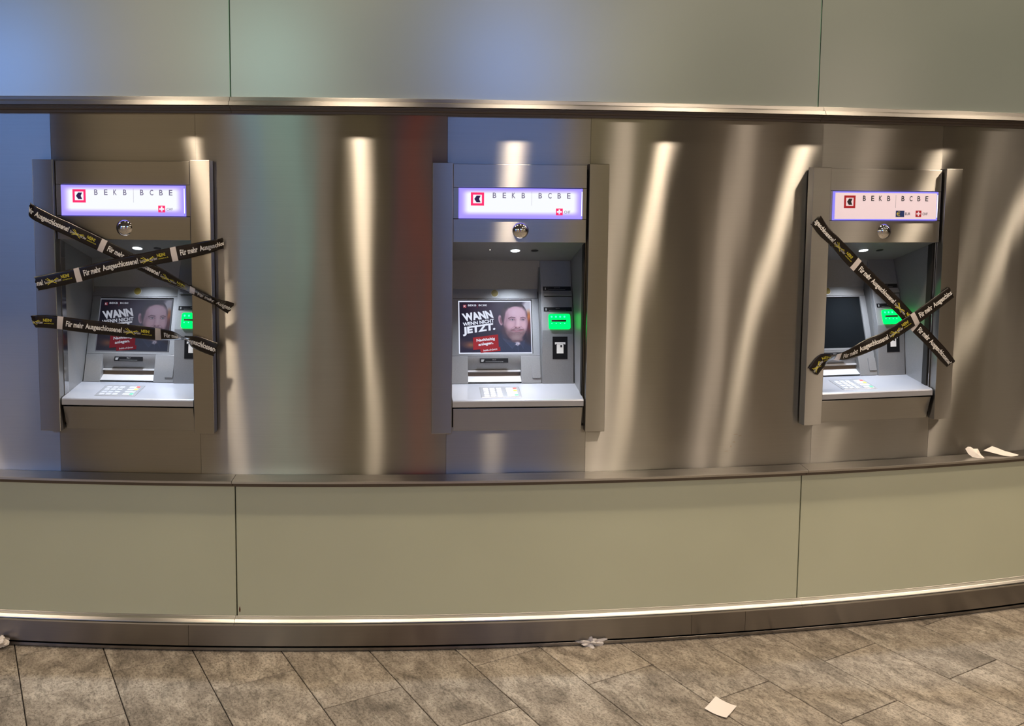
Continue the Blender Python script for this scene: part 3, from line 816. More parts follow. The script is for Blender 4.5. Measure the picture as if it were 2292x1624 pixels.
def build_atm(phi, which, label):
    root = empty('cash_machine', pt(phi), phi)
    root['label'] = label; root['category'] = 'cash machine'; root['group'] = 'cash machines set into the curved steel wall'
    def P(name, me, mat, parent=root, lab=None):
        if me.materials and me.materials[0] is not mat:
            me = me.copy(); me.materials.clear()
        o = link(name, me, mat, parent)
        if lab: o['label'] = lab
        return o
    P('side_frame', G['frame_l'], M['steel_v']); P('side_frame', G['frame_r'], M['steel_v'])
    # reveals: polished inner cheeks between the frames and the niche
    if 'rev' not in G:
        G['rev_l'] = hexa('cheek', [(-0.2277, -0.0004, 0.80), (-0.2262, -0.0004, 0.80), (-0.2262, 0.030, 0.80), (-0.2277, 0.030, 0.80),
                                    (-0.2277, -0.0004, 1.4475), (-0.2262, -0.0004, 1.4475), (-0.2262, 0.030, 1.4475), (-0.2277, 0.030, 1.4475)])
        G['rev_r'] = hexa('cheek', [(0.2352, -0.0004, 0.80), (0.2378, -0.0004, 0.80), (0.2378, 0.030, 0.80), (0.2352, 0.030, 0.80),
                                    (0.2352, -0.0004, 1.4475), (0.2378, -0.0004, 1.4475), (0.2378, 0.030, 1.4475), (0.2352, 0.030, 1.4475)])
        G['rev'] = 1
        G['head'] = box_adz('header', -0.2262, 0.2335, -0.012, 0.0190, 1.6255, 1.7045, 0.0012)
        G['signframe_l'] = box_adz('sign_cheek', -0.2262, -0.2082, -0.012, 0.0185, 1.5195, 1.6245, 0.0008)
        G['signframe_r'] = box_adz('sign_cheek', 0.2192, 0.2335, -0.012, 0.0185, 1.5195, 1.6245, 0.0008)
        G['low_head'] = box_adz('lower_header', -0.2262, 0.2335, -0.012, 0.0190, 1.4385, 1.5180, 0.0012)
        G['signbox'] = box_adz('sign_box', -0.2078, 0.2188, -0.010, 0.0235, 1.5195, 1.6235, 0.0010)
        G['signface'] = box_adz('sign_face', -0.2055, 0.2145, 0.0236, 0.0245, 1.5215, 1.6210)
        G['signins'] = box_adz('sign_face', -0.2020, 0.2120, 0.0236, 0.0248, 1.5245, 1.6185)
        G['tube'] = box_adz('sign_glow', 0.2148, 0.2172, 0.0236, 0.0246, 1.530, 1.6130)
        G['ball'] = dome_mesh('dome_mirror', (0.0055, -0.0192, 1.479), 0.0275, 0.013)
        # niche
        G['ceil'] = prism_adz('niche_ceiling', [(-0.001, 1.4375), (-0.001, 1.4520), (-0.2244, 1.3640), (-0.2244, 1.3587)], -0.2262, 0.2345)
        G['back'] = hexa('back_panel', [(-0.222, 0.2370, 1.24), (0.2222, 0.2370, 1.24), (0.2222, 0.2420, 1.24), (-0.222, 0.2420, 1.24),
                                        (-0.222, 0.2244, 1.362), (0.2222, 0.2244, 1.362), (0.2222, 0.2420, 1.362), (-0.222, 0.2420, 1.362)])
        def cheek(ab, af, s):
            e = 0.004 * s
            z1f, z1b = 1.4360, 1.3600
            return hexa('side_wall', [(af, 0.030, 0.86), (ab, 0.245, 0.90), (ab + e, 0.245, 0.90), (af + e, 0.030, 0.86),
                                      (af, 0.030, z1f), (ab, 0.2244, z1b), (ab + e, 0.2244, z1b), (af + e, 0.030, z1f)])
        G['sw_l'] = cheek(-0.2225, -0.2262, -1); G['sw_r'] = cheek(0.2270, 0.2335, 1)
        fn = plane_pt(*MON)
        G['monitor'] = None
        # bezel with a cut-out for the screen
        def bezel():
            a = [-0.2205, SCR_A0 - 0.0042, SCR_A1 + 0.0066, 0.1062]; z = [1.0148, SCR_Z0 - 0.0042, SCR_Z1 + 0.0080, 1.2175]
            vs, fs = [], []
            for e in (0.0, -0.006):
                for i in a:
                    for j in z: vs.append(fn(i, j, e))
            for i in range(3):
                for j in range(3):
                    if (i, j) == (1, 1): continue
                    q = i * 4 + j; fs += [(q, q + 4, q + 5, q + 1), (16 + q, 17 + q, 21 + q, 20 + q)]
            for q0, q1 in ((5, 9), (9, 10), (10, 6), (6, 5)): fs.append((q0, q1, q1 + 16, q0 + 16))
            return mesh('screen_bezel', vs, fs)
        G['bezel'] = bezel()
        G['top_strip'] = slab('camera_strip', fn, -0.2205, 0.1045, 1.2185, 1.2520, 0.006, 0.0006)
        G['backing'] = slab('machine_core', fn, -0.2205, 0.1065, 1.010, 1.25, 0.02, 0, -0.0055)
        G['glass'] = slab('screen', fn, SCR_A0 - 0.0036, SCR_A1 + 0.0036, SCR_Z0 - 0.0036, SCR_Z1 + 0.0045, 0.003, 0, -0.0016)
        G['yellow'] = disc_mesh('amber_window', fn(-0.0555, 1.2365, -0.001), fn(0, 1.2, 1) - fn(0, 1.2, 0), 0.0130, 0.0025)
        G['yring'] = disc_mesh('window_ring', fn(-0.0555, 1.2358, -0.001), fn(0, 1.2, 1) - fn(0, 1.2, 0), 0.0142, 0.0018)
        # dispenser: flanks, hollow, slot, tray
        a0, a1 = -0.1597, 0.0350
        G['disp_l'] = slab('dispenser_flank', fn, -0.2205, a0, 0.9185, 1.0138, 0.03, 0.0008)
        G['disp_r'] = slab('dispenser_flank', fn, a1, 0.1085, 0.9185, 1.0138, 0.03, 0.0008)
        # hollow: curved surface sinking towards the slot
        vs, fs = [], []
        prof = [(1.0138, 0.0), (1.006, -0.001), (0.995, -0.005), (0.984, -0.011), (0.974, -0.018), (0.9665, -0.024)]
        for a in (a0, a1):
            for z, e in prof: vs.append(fn(a, z, e))
        kk = len(prof)
        for j in range(kk - 1): fs.append((j, j + 1, j + 1 + kk, j + kk))
        G['hollow'] = mesh('note_chute', vs, fs, True)
        G['lip'] = slab('slot_lip', fn, a0, a1, 0.9600, 0.9665, 0.012, 0.0008, -0.0150)
        G['slot'] = slab('note_slot', fn, a0, a1, 0.9440, 0.9600, 0.006, 0, -0.0240)
        G['tray'] = hexa('note_tray', [fn(a0, 0.9185, -0.020), fn(a1, 0.9185, -0.020), fn(a1, 0.9440, -0.040), fn(a0, 0.9440, -0.040),
                                       fn(a0, 0.9240, 0.0), fn(a1, 0.9240, 0.0), fn(a1, 0.9475, -0.024), fn(a0, 0.9475, -0.024)], 0.0005)
        G['cover'] = plate('coin_cover', fn, rounded_rect_pts(0.0755, 0.9360, 0.1060, 0.9835, 0.004), 0.004, 0.0032)
        G['slotlabel'] = plate('slot_label', fn, [(-0.1148, 0.9900), (-0.0115, 0.9900), (-0.0115, 1.0055), (-0.1148, 1.0055)], 0.004, 0.0010)
        # card column
        fu, fl_ = plane_pt(*COLU), plane_pt(*COLL)
        cprof = [(-0.2244, 1.3587), (-0.142, 1.11), (-0.122, 0.916), (-0.20, 0.916), (-0.245, 1.3587)]
        G['column'] = prism_adz('card_column', cprof, 0.1110, 0.2268, 0.0012)
        G['colshade'] = prism_adz('column_joint', [(-0.236, 1.3570), (-0.200, 1.262), (-0.160, 1.08), (-0.13, 0.918), (-0.20, 0.918), (-0.245, 1.357)], 0.1066, 0.1108)
        G['lab1'] = plate('slot_label', fu, [(0.1190, 1.2500), (0.2235, 1.2500), (0.2235, 1.2650), (0.1190, 1.2650)], 0.004, 0.0010)
        G['lab2'] = plate('slot_label', fu, [(0.1195, 1.1765), (0.2235, 1.1765), (0.2235, 1.1910), (0.1195, 1.1910)], 0.004, 0.0010)
        G['recl'] = hexa('receipt_lip', [fu(0.1200, 1.2310, 0.000), fu(0.2255, 1.2310, 0.000), fu(0.2255, 1.2310, -0.004), fu(0.1200, 1.2310, -0.004),
                                         fu(0.1200, 1.2480, 0.0005), fu(0.2255, 1.2480, 0.0005), fu(0.2255, 1.2480, -0.004), fu(0.1200, 1.2480, -0.004)])
        k = 6; vs, fs = [], []
        for a in (0.1200, 0.2255):
            for j in range(k + 1):
                q = j / k; vs.append(fu(a, 1.2485 - 0.0175 * q, 0.0005 + 0.0065 * math.sin(q * PI * 0.5)))
            vs.append(fu(a, 1.2310, -0.001))
        kk = k + 2
        for j in range(kk - 1): fs.append((j, j + 1, j + 1 + kk, j + kk))
        fs += [tuple(range(kk)), tuple(range(kk, 2 * kk))]
        G['recl'] = mesh('receipt_lip', vs, fs)
        G['recs'] = plate('receipt_slot', fu, [(0.1230, 1.2284), (0.2245, 1.2284), (0.2245, 1.2312), (0.1230, 1.2312)], 0.003, 0.0006)
        G['engr'] = None
        pts = rounded_rect_pts(0.1358, 1.1135, 0.2150, 1.1665, 0.007)
        G['green'] = plate('card_slot', fu, pts, 0.007, 0.0060)
        G['mouth'] = plate('card_mouth', fu, [(0.1450, 1.1385), (0.2000, 1.1385), (0.2000, 1.1455), (0.1450, 1.1455)], 0.002, 0.0074)
        G['sticker'] = plate('card_sticker', fl_, [(0.1490, 1.0055), (0.2040, 1.0055), (0.2040, 1.0868), (0.1490, 1.0868)], 0.002, 0.0008)
        # shelf and lower panel
        G['shelf'] = prism_adz('shelf', [(-0.1290, 0.9175), (0.020, 0.8917), (0.0250, 0.8895), (0.0270, 0.8860), (0.0270, 0.8680), (0.0250, 0.8662), (-0.1290, 0.8662)], -0.2252, 0.2340, 0.0)
        G['low'] = hexa('lower_panel', [(-0.2215, -0.0008, 0.7775), (0.2320, -0.0008, 0.7775), (0.2320, 0.020, 0.7775), (-0.2215, 0.020, 0.7775),
                                        (-0.2232, -0.0225, 0.8615), (0.2318, -0.0225, 0.8615), (0.2318, 0.020, 0.8615), (-0.2232, 0.020, 0.8615)], 0.0012)
        G['box'] = hexa('housing', [(-0.2262, 0.001, 0.792), (0.2375, 0.001, 0.792), (0.2375, 0.30, 0.792), (-0.2262, 0.30, 0.792),
                                    (-0.2262, 0.001, 0.8580), (0.2375, 0.001, 0.8580), (0.2375, 0.30, 0.8580), (-0.2262, 0.30, 0.8580)])
        G['box2'] = hexa('housing', [(-0.2262, 0.250, 0.858), (0.2375, 0.250, 0.858), (0.2375, 0.30, 0.858), (-0.2262, 0.30, 0.858),
                                     (-0.2262, 0.250, 1.689), (0.2375, 0.250, 1.689), (0.2375, 0.30, 1.689), (-0.2262, 0.30, 1.689)])
        G['box3'] = hexa('housing', [(-0.2262, 0.012, 1.46), (0.2375, 0.012, 1.46), (0.2375, 0.25, 1.46), (-0.2262, 0.25, 1.46),
                                     (-0.2262, 0.012, 1.689), (0.2375, 0.012, 1.689), (0.2375, 0.25, 1.689), (-0.2262, 0.25, 1.689)])
    P('cheek', G['rev_l'], M['mirror']); P('cheek', G['rev_r'], M['mirror'])
    P('header', G['head'], M['steel_head'])
    P('sign_cheek', G['signframe_l'], M['steel_head']); P('sign_cheek', G['signframe_r'], M['steel_head'])
    P('lower_header', G['low_head'], M['steel_head'])
    P('dome_mirror', G['ball'], M['chrome'], lab='round chrome dome mirror')
    P('housing', G['box'], M['gap']); P('housing', G['box2'], M['gap']); P('housing', G['box3'], M['gap'])
    # ---- sign
    sb = P('sign_box', G['signbox'], M['sign_edge'], lab='blue violet glowing rim of the sign')
    if which == 'R':
        sf = P('sign_face', G['signins'], M['sign_white'], sb, 'plain white sign insert')
        dd = 0.0252; RED, GRY, INK = M['red'], M['ink'], M['ink']
    else:
        sf = P('sign_face', G['signface'], M['sign'], sb, 'lit white and violet sign face')
        dd = 0.0249; RED, GRY, INK = M['lit_red'], M['lit_grey'], M['lit_ink']
    P('sign_glow', G['tube'], M['sign_tube'], sb)
    fnS = lambda u, v: (u, -dd, v)
    F = Flat()
    for ch, cx_ in zip('BEKBBCBE', (-0.0860, -0.0522, -0.0205, 0.0130, 0.0713, 0.1045, 0.1370, 0.1700)):
        F.text(ch, cx_ - 0.0060, 1.5895, cx_ + 0.0060, 1.6085, 0.016)
    F.text('CHF', 0.1550, 1.5388, 0.1760, 1.5482, 0.008)
    if which == 'R': F.text('EUR', 0.0830, 1.5388, 0.1040, 1.5482, 0.008)
    F.rect(0.0418, 1.5650, 0.0425, 1.6120)
    F.build('lettering', fnS, GRY, sb)
    F = Flat()
    u0, v0, u1, v1, w_ = -0.1668, 1.5637, -0.1215, 1.6085, 0.0078
    F.rect(u0, v0, u1, v0 + w_); F.rect(u0, v1 - w_, u1, v1); F.rect(u0, v0 + w_, u0 + w_, v1 - w_); F.rect(u1 - w_, v0 + w_, u1, v1 - w_)
    F.build('emblem', fnS, RED, sb)
    F = Flat()
    q0, q1, r0_, r1_ = 0.1263, 0.1499, 1.5325, 1.5555       # flag: red with a white cross left open
    cu, cv, h1, h2 = (q0 + q1) / 2, (r0_ + r1_) / 2, 0.0027, 0.0085
    F.rect(q0, r0_, cu - h2, r1_); F.rect(cu + h2, r0_, q1, r1_)
    for s1 in (-1, 1):
        F.rect(cu - h2, cv + h2 if s1 > 0 else r0_, cu + h2, r1_ if s1 > 0 else cv - h2)
        for s2 in (-1, 1):
            ua, ub = sorted((cu + s2 * h1, cu + s2 * h2)); va, vb = sorted((cv + s1 * h1, cv + s1 * h2)); F.rect(ua, va, ub, vb)
    F.build('flag', fnS, RED, sb)
    F = Flat()
    F.poly([(-0.1550, 1.5862), (-0.1475, 1.5975), (-0.1335, 1.5975), (-0.1385, 1.5862)]); F.poly([(-0.1550, 1.5862), (-0.1385, 1.5862), (-0.1335, 1.5750), (-0.1475, 1.5750)])
    F.build('arrow_mark', fnS, INK, sb)
    if which == 'R':
        F = Flat(); F.rect(0.0445, 1.5320, 0.0795, 1.5550); F.build('euro_flag', fnS, M['blue'], sb)
        F = Flat()
        n = 14; c_ = (0.0575, 1.5435)
        for i in range(n):
            a, b = [math.radians(50 + 260 * (j / n)) for j in (i, i + 1)]
            F.poly([(c_[0] + 0.0075 * math.cos(a), c_[1] + 0.0085 * math.sin(a)), (c_[0] + 0.0075 * math.cos(b), c_[1] + 0.0085 * math.sin(b)),
                    (c_[0] + 0.0055 * math.cos(b), c_[1] + 0.0065 * math.sin(b)), (c_[0] + 0.0055 * math.cos(a), c_[1] + 0.0065 * math.sin(a))])
        F.rect(0.0475, 1.5443, 0.0605, 1.5457); F.rect(0.0475, 1.5413, 0.0600, 1.5427)
        F.build('euro_mark', lambda u, v: (u, -dd - 0.0003, v), M['yellow'], sb)
    # ---- niche
    P('niche_ceiling', G['ceil'], M['alu']); P('back_panel', G['back'], M['alu'])
    P('side_wall', G['sw_l'], M['alu']); P('side_wall', G['sw_r'], M['alu'])
    cz = lambda d: 1.4375 + 0.3527 * (d + 0.001)
    cn = Vector((0, -0.3527, -1)).normalized()
    def cpos(a, d): return Vector((a, -d, cz(d)))
    if 'lamp' not in G:
        G['lampring'] = disc_mesh('lamp_ring', cpos(0.0024, -0.0956), cn, 0.0195, 0.0012); G['lamp'] = disc_mesh('lamp', cpos(0.0024, -0.0956) + cn * 0.001, cn, 0.0160, 0.0012)
        G['sensor'] = disc_mesh('sensor', cpos(0.0729, -0.0973), cn, 0.0130, 0.0010); G['led'] = disc_mesh('led', cpos(-0.0882, -0.0885), cn, 0.0016, 0.0012, 8)
    lm = P('lamp', G['lamp'], M['lens'], lab='round white lamp in the niche ceiling'); P('lamp_ring', G['lampring'], M['alu_l'], lm)
    P('sensor', G['sensor'], M['black'])
    if which == 'M': P('led', G['led'], M['led'])
    core = P('machine_core', G['backing'], M['gap'])  # near-black slab painted in as the shadow line round the screen
    P('camera_strip', G['top_strip'], M['alu']); yw = P('amber_window', G['yellow'], M['amber']); P('window_ring', G['yring'], M['alu_l'], yw)
    P('screen_bezel', G['bezel'], M['alu'])
    # ---- screen
    fnM = plane_pt(*MON)
    if which == 'R':
        P('screen', G['glass'], M['screen_off'], lab='dark switched-off screen')
    else:
        k_ = 0.8 if which == 'M' else 0.11
        dim = which != 'M'
        wm = glow('screen_white_' + which, (0.80 * k_, 0.84 * k_, 1.0 * k_, 1), 1.0)
        sc = P('screen', G['glass'], wm, lab='lit screen with an advert' if which == 'M' else 'dim screen with an advert')
        fo = lambda e: (lambda u, v: tuple(fnM(u, v, e)))
        pm = POSTER.copy(); pm.materials.append(poster_material('poster_' + which, 0.78 if not dim else 0.27, dim))
        link('picture', pm, None, sc)
        txt = glow('poster_text_' + which, (0.80 * k_, 0.84 * k_, 0.98 * k_, 1) if not dim else (0.30, 0.31, 0.36, 1), 1.0)
        red = glow('poster_red_' + which, (0.27, 0.028, 0.036, 1) if not dim else (0.10, 0.012, 0.018, 1), 1.0)
        F = Flat()
        ttext(F, 'WANN', (272, 560), (728, 505), (232, 436), 0.05); ttext(F, 'WENN NICHT', (255, 634), (736, 575), (248, 577), 0.032)
        ttext(F, 'JETZT.', (250, 792), (752, 722), (246, 650), 0.05)
        ttext(F, 'BEKB', (334, 318), (462, 318), (334, 290), 0.01); ttext(F, 'BCBE', (500, 316), (628, 316), (500, 290), 0.01)
        ttext(F, 'K', (268, 335), (300, 335), (268, 303), 0.01)
        F.build('headline', fo(0.0004), txt, sc)
        F = Flat()
        quad_on(F, [(404, 1005), (797, 962), (790, 764), (402, 812)]); F.build('red_label', fo(0.0), red, sc)
        F = Flat(); quad_on(F, [(518, 1052), (822, 1020), (820, 958), (510, 992)])
        F.build('red_label', fo(0.0), red, sc)
        F = Flat(); F.rect(*(screen_uv(478, 345) + screen_uv(481, 285))); F.rect(*(screen_uv(260, 342) + screen_uv(308, 296)))
        F.build('logo_print', fo(0.0), red, sc)
        F = Flat()
        ttext(F, 'Nachhaltig', (458, 892), (742, 860), (455, 836), 0.03); ttext(F, 'anlegen.', (486, 956), (716, 926), (484, 900), 0.03)
        ttext(F, 'bekb.ch/jetzt', (562, 1035), (775, 1012), (560, 1000), 0.01)
        F.build('small_print', fo(0.0005), txt, sc)
    # ---- dispenser
    P('dispenser_flank', G['disp_l'], M['alu']); P('dispenser_flank', G['disp_r'], M['alu']); P('note_chute', G['hollow'], M['alu'])
    P('slot_lip', G['lip'], M['alu_l']); P('note_slot', G['slot'], pbr('bronze_slot', (0.16, 0.12, 0.085, 1), 0.35, 0.5) if 'bz' not in M else M['bz'])
    P('note_tray', G['tray'], M['alu_l']); P('coin_cover', G['cover'], M['alu'])
    sl = P('slot_label', G['slotlabel'], M['black'])
    F = Flat(); F.rect(-0.095, 0.9930, -0.030, 0.9938); F.text('GELD', -0.070, 0.9990, -0.056, 1.0030); F.poly([(-0.1110, 0.9935), (-0.1030, 0.9935), (-0.0990, 1.0020), (-0.1110, 1.0020)])
    F.build('lettering', lambda u, v: tuple(fnM(u, v, 0.0014)), M['grey_print'], sl)
    # ---- card column
    fu, fl_ = plane_pt(*COLU), plane_pt(*COLL)
    P('card_column', G['column'], M['alu']); P('column_joint', G['colshade'], M['seam'])
    F = Flat()
    for q in ((0.1575, 1.2885, 0.1840, 1.2893), (0.1575, 1.3013, 0.1840, 1.3021), (0.1575, 1.2885, 0.1581, 1.3021), (0.1834, 1.2885, 0.1840, 1.3021)): F.rect(*q)
    for q in range(4): F.rect(0.161 + q * 0.0055, 1.2915, 0.1635 + q * 0.0055, 1.2985)
    F.build('engraved_mark', lambda u, v: tuple(fu(u, v, 0.0003)), M['grey_print'], root)
    l1 = P('slot_label', G['lab1'], M['black']); l2 = P('slot_label', G['lab2'], M['black'])
    for lb, z, w_ in ((l1, 1.2500, 'QUITTUNG'), (l2, 1.1765, 'KARTE')):
        F = Flat(); F.rect(0.139, z + 0.0030, 0.202, z + 0.0038); F.rect(0.1255, z + 0.003, 0.1300, z + 0.0110)
        F.text(w_, 0.171 - 0.0014 * len(w_), z + 0.0085, 0.171 + 0.0014 * len(w_), z + 0.0118)
        F.build('lettering', lambda u, v: tuple(fu(u, v, 0.0014)), M['grey_print'], lb)
    P('receipt_lip', G['recl'], M['alu']); P('receipt_slot', G['recs'], M['gap'])
    cs = P('card_slot', G['green'], M['green'], lab='glowing green card slot')
    P('card_mouth', G['mouth'], M['gap'], cs)
    F = Flat()
    for i in range(4): F.circle(0.1465 + i * 0.0158, 1.1565, 0.0036, None, 10)
    for i in range(4): F.circle(0.1465 + i * 0.0158, 1.1330, 0.0022, None, 10)
    F.build('slot_leds', lambda u, v: tuple(fu(u, v, 0.0063)), M['green_hot'], cs)
    st = P('card_sticker', G['sticker'], M['black'])
    F = Flat(); F.rect(0.1575, 1.0610, 0.1960, 1.0665); F.rect(0.1575, 1.0585, 0.1610, 1.0610); F.rect(0.1925, 1.0585, 0.1960, 1.0610)
    F.poly([(0.1640, 1.0262), (0.1890, 1.0262), (0.1890, 1.0600), (0.1640, 1.0600)])
    F.build('card_pictogram', lambda u, v: tuple(fl_(u, v, 0.0012)), M['white'], st)
    F = Flat(); F.rect(0.1775, 1.0480, 0.1835, 1.0565); F.build('chip_pictogram', lambda u, v: tuple(fl_(u, v, 0.0016)), M['black'], st)
    # ---- shelf, keypad
    P('shelf', G['shelf'], M['shelf']); P('lower_panel', G['low'], M['steel_head'])
    shz = lambda d: 0.8917 + (0.9175 - 0.8917) / (-0.149) * (d - 0.020)
    def SP(a, d, e=0.0):     # point on the shelf top
        return Vector((a, -d, shz(d) + e))
    def pad_block(name, a0, a1, d0, d1, lo, hi, bev=0.0006):
        return hexa(name, [SP(a0, d1, lo), SP(a1, d1, lo), SP(a1, d0, lo), SP(a0, d0, lo), SP(a0, d1, hi), SP(a1, d1, hi), SP(a1, d0, hi), SP(a0, d0, hi)], bev, 1)
    if 'pad' not in G:
        G['pad'] = pad_block('keypad', -0.1215, 0.0195, -0.0945, 0.0010, -0.004, 0.0008)
        G['pad_seam'] = pad_block('pad_seam', -0.1228, 0.0208, -0.0960, 0.0022, -0.004, 0.0002, 0)
        G['keys'] = []
        for rI in range(4):
            d1 = -0.0815 + rI * 0.0205; d0 = d1 + 0.0145
            for cI in range(3):
                a0 = -0.1110 + cI * 0.0235; G['keys'].append((pad_block('key', a0, a0 + 0.0180, d1, d0, 0.0006, 0.0026), None))
            G['keys'].append((pad_block('key', -0.0290, 0.0095, d1, d0, 0.0006, 0.0026), rI))
    kp = P('keypad', G['pad'], M['pad']); P('pad_seam', G['pad_seam'], M['seam'], kp)
    marks = {0: ('red_mark', pbr('key_red', (0.55, 0.06, 0.05, 1), 0.5)), 1: ('yellow_mark', pbr('key_yellow', (0.75, 0.75, 0.06, 1), 0.5)), 3: ('green_mark', pbr('key_green', (0.08, 0.50, 0.22, 1), 0.5))}
    for me, rI in G['keys']:
        P('key', me, M['key'], kp)
        if rI in marks:
            d1 = -0.0815 + rI * 0.0205
            P(marks[rI][0], pad_block(marks[rI][0], -0.0035, 0.0088, d1 + 0.001, d1 + 0.0135, 0.0026, 0.0030, 0), marks[rI][1], kp)
    # lamp light in the niche
    l = bpy.data.lights.new('niche_light', 'SPOT'); l.energy = 25; l.color = (0.80, 0.88, 1.0); l.spot_size = 1.5; l.spot_blend = 1.0; l.shadow_soft_size = 0.014
    lo = bpy.data.objects.new('niche_light', l); COL.objects.link(lo); lo.parent = lm; lo.location = cpos(0.0024, -0.0956) + cn * 0.006
    lo.rotation_euler = (0.05, 0, 0)
    return root

M['bz'] = pbr('bronze_slot', (0.16, 0.12, 0.085, 1), 0.35, 0.5)
atm = {}
atm['L'] = build_atm(ATM_PHI[0], 'L', 'steel cash machine with dim advert screen crossed by three strips of black tape')
atm['M'] = build_atm(ATM_PHI[1], 'M', 'untaped steel cash machine with bright advert screen, middle of the wall')
atm['R'] = build_atm(ATM_PHI[2], 'R', 'steel cash machine with black switched-off screen, crossed by two strips of tape')

# ================================================================== TAPES
def catmull(P, n):
    P = [np.array(p, float) for p in P]; Q = [2 * P[0] - P[1]] + P + [2 * P[-1] - P[-2]]; out = []
    for i in range(1, len(Q) - 2):
        for k in range(n):
            t = k / n
            out.append(0.5 * ((2 * Q[i]) + (-Q[i - 1] + Q[i + 1]) * t + (2 * Q[i - 1] - 5 * Q[i] + 4 * Q[i + 1] - Q[i + 2]) * t * t + (-Q[i - 1] + 3 * Q[i] - 3 * Q[i + 1] + Q[i + 2]) * t ** 3))
    out.append(P[-1]); return np.array(out)

def build_tape(phi, pts, s0, label, width=0.048):
    """pts: (across, up, out, roll degrees, width factor). s0: where the print repeat starts"""
    root = empty('barrier_tape', pt(phi), phi)
    root['label'] = label; root['category'] = 'tape'; root['group'] = 'printed black tapes stuck across the cash machines'
    C = catmull(pts, 10)
    pos = np.stack([C[:, 0], -C[:, 2], C[:, 1]], 1)
    seg = np.linalg.norm(np.diff(pos, axis=0), axis=1); s = np.concatenate([[0], np.cumsum(seg)]); Ltot = s[-1]
    def at(q):
        q = min(max(q, 0), Ltot - 1e-6); i = min(int(np.searchsorted(s, q, 'right')) - 1, len(seg) - 1); i = max(i, 0)
        t = (q - s[i]) / seg[i]
        p = pos[i] * (1 - t) + pos[i + 1] * t; c = C[i] * (1 - t) + C[i + 1] * t
        i0, i1 = max(i - 2, 0), min(i + 3, len(pos) - 1); tg = pos[i1] - pos[i0]; tg /= np.linalg.norm(tg)
        return p, tg, c
    def surf(q, v, lift=0.0):
        p, tg, c = at(q)
        out_ = np.array([0, -1.0, 0]); up = np.cross(tg, out_); up = -up if up[2] < 0 else up
        up /= np.linalg.norm(up); nn = np.cross(up, tg); nn = -nn if nn[1] > 0 else nn; nn /= np.linalg.norm(nn)
        r = math.radians(c[3]); w = up * math.cos(r) + nn * math.sin(r); n2 = nn * math.cos(r) - up * math.sin(r)
        cup = 0.0012 * (1 - (2 * v / width) ** 2) + 0.0005 * math.sin(q * 70 + v * 60)
        q_ = p + w * (v * c[4]) + n2 * (cup + lift)
        if -0.2995 < q_[0] < -0.2265 or 0.2380 < q_[0] < 0.3095: q_[1] = min(q_[1], -0.0364 - lift)   # stuck on the frame face
        else: q_[1] = min(q_[1], -0.0045 - lift)
        return q_
    nS, nV = int(Ltot / 0.004) + 2, 8
    vs, fs = [], []
    for i in range(nS + 1):
        q = Ltot * i / nS
        for j in range(nV + 1):
            qq = q
            if i == 0: qq = 0.0035 * math.sin(j * 2.1) + 0.003
            if i == nS: qq = Ltot - 0.003 - 0.003 * math.sin(j * 1.7)
            vs.append(surf(qq, width * (j / nV - 0.5)))
    for i in range(nS):
        for j in range(nV):
            a = i * (nV + 1) + j; fs.append((a, a + 1, a + nV + 2, a + nV + 1))
    # front and a back skin 0.15 mm behind: the film has thickness
    me = bpy.data.meshes.new('film'); me.from_pydata([tuple(v) for v in vs], [], fs)
    for p in me.polygons: p.use_smooth = True
    me.materials.append(M['tape'])
    film = link('film', me, None, root)
    sm = film.modifiers.new('thick', 'SOLIDIFY'); sm.thickness = 0.0002; sm.offset = 0
    # print, repeating every 0.340 m
    per = 0.340
    W_, Y_, B_ = Flat(), Flat(), Flat(); blocks = []
    k0 = int(math.floor((-s0) / per)) - 1
    for k in range(k0, k0 + 8):
        o = s0 + k * per
        if o > Ltot or o + per < 0: continue
        n = 6
        for i in range(n):
            va, vb = -width / 2 + width * i / n, -width / 2 + width * (i + 1) / n
            B_.poly([(o - 0.010, va), (o, va), (o, vb), (o - 0.010, vb)]); B_.poly([(o, va), (o + 0.010, va), (o + 0.010, vb), (o, vb)])
        blocks.append(B_); B_ = Flat()
        W_.text('Für mehr', o + 0.0213, -0.0098, o + 0.0823, 0.0108, 0.03)
        W_.text('Ausgeschlossene!', o + 0.0890, -0.0145, o + 0.2150, 0.0105, 0.03)
        W_.text('Sozialhilfe kürzen', o + 0.2205, -0.0075, o + 0.2800, 0.0025, 0.0)
        for (a0, b0, a1, b1) in ((0.226, 0.008, 0.262, -0.012), (0.224, -0.008, 0.272, 0.003), (0.232, 0.011, 0.256, -0.010), (0.230, -0.012, 0.268, 0.006)):
            dx, dy = a1 - a0, b1 - b0; l = math.hypot(dx, dy); nx, ny = -dy / l * 0.0007, dx / l * 0.0007; m_ = 6
            for j in range(m_):
                t0, t1_ = j / m_, (j + 1) / m_
                Y_.poly([(o + a0 + dx * t0 + nx, b0 + dy * t0 + ny), (o + a0 + dx * t0 - nx, b0 + dy * t0 - ny), (o + a0 + dx * t1_ - nx, b0 + dy * t1_ - ny), (o + a0 + dx * t1_ + nx, b0 + dy * t1_ + ny)])
        Y_.text('NEIN!', o + 0.2820, 0.0000, o + 0.3110, 0.0115, 0.010)
        Y_.text('verkehrt.ch', o + 0.2840, -0.0080, o + 0.3190, -0.0030, 0.0)
    def clip(F):
        keep = [f for f in F.f if all(0.002 < F.v[i][0] < Ltot - 0.002 for i in f)]
        used = sorted({i for f in keep for i in f}); mp = {i: j for j, i in enumerate(used)}
        F.v = [F.v[i] for i in used]; F.f = [tuple(mp[i] for i in f) for f in keep]
        return F
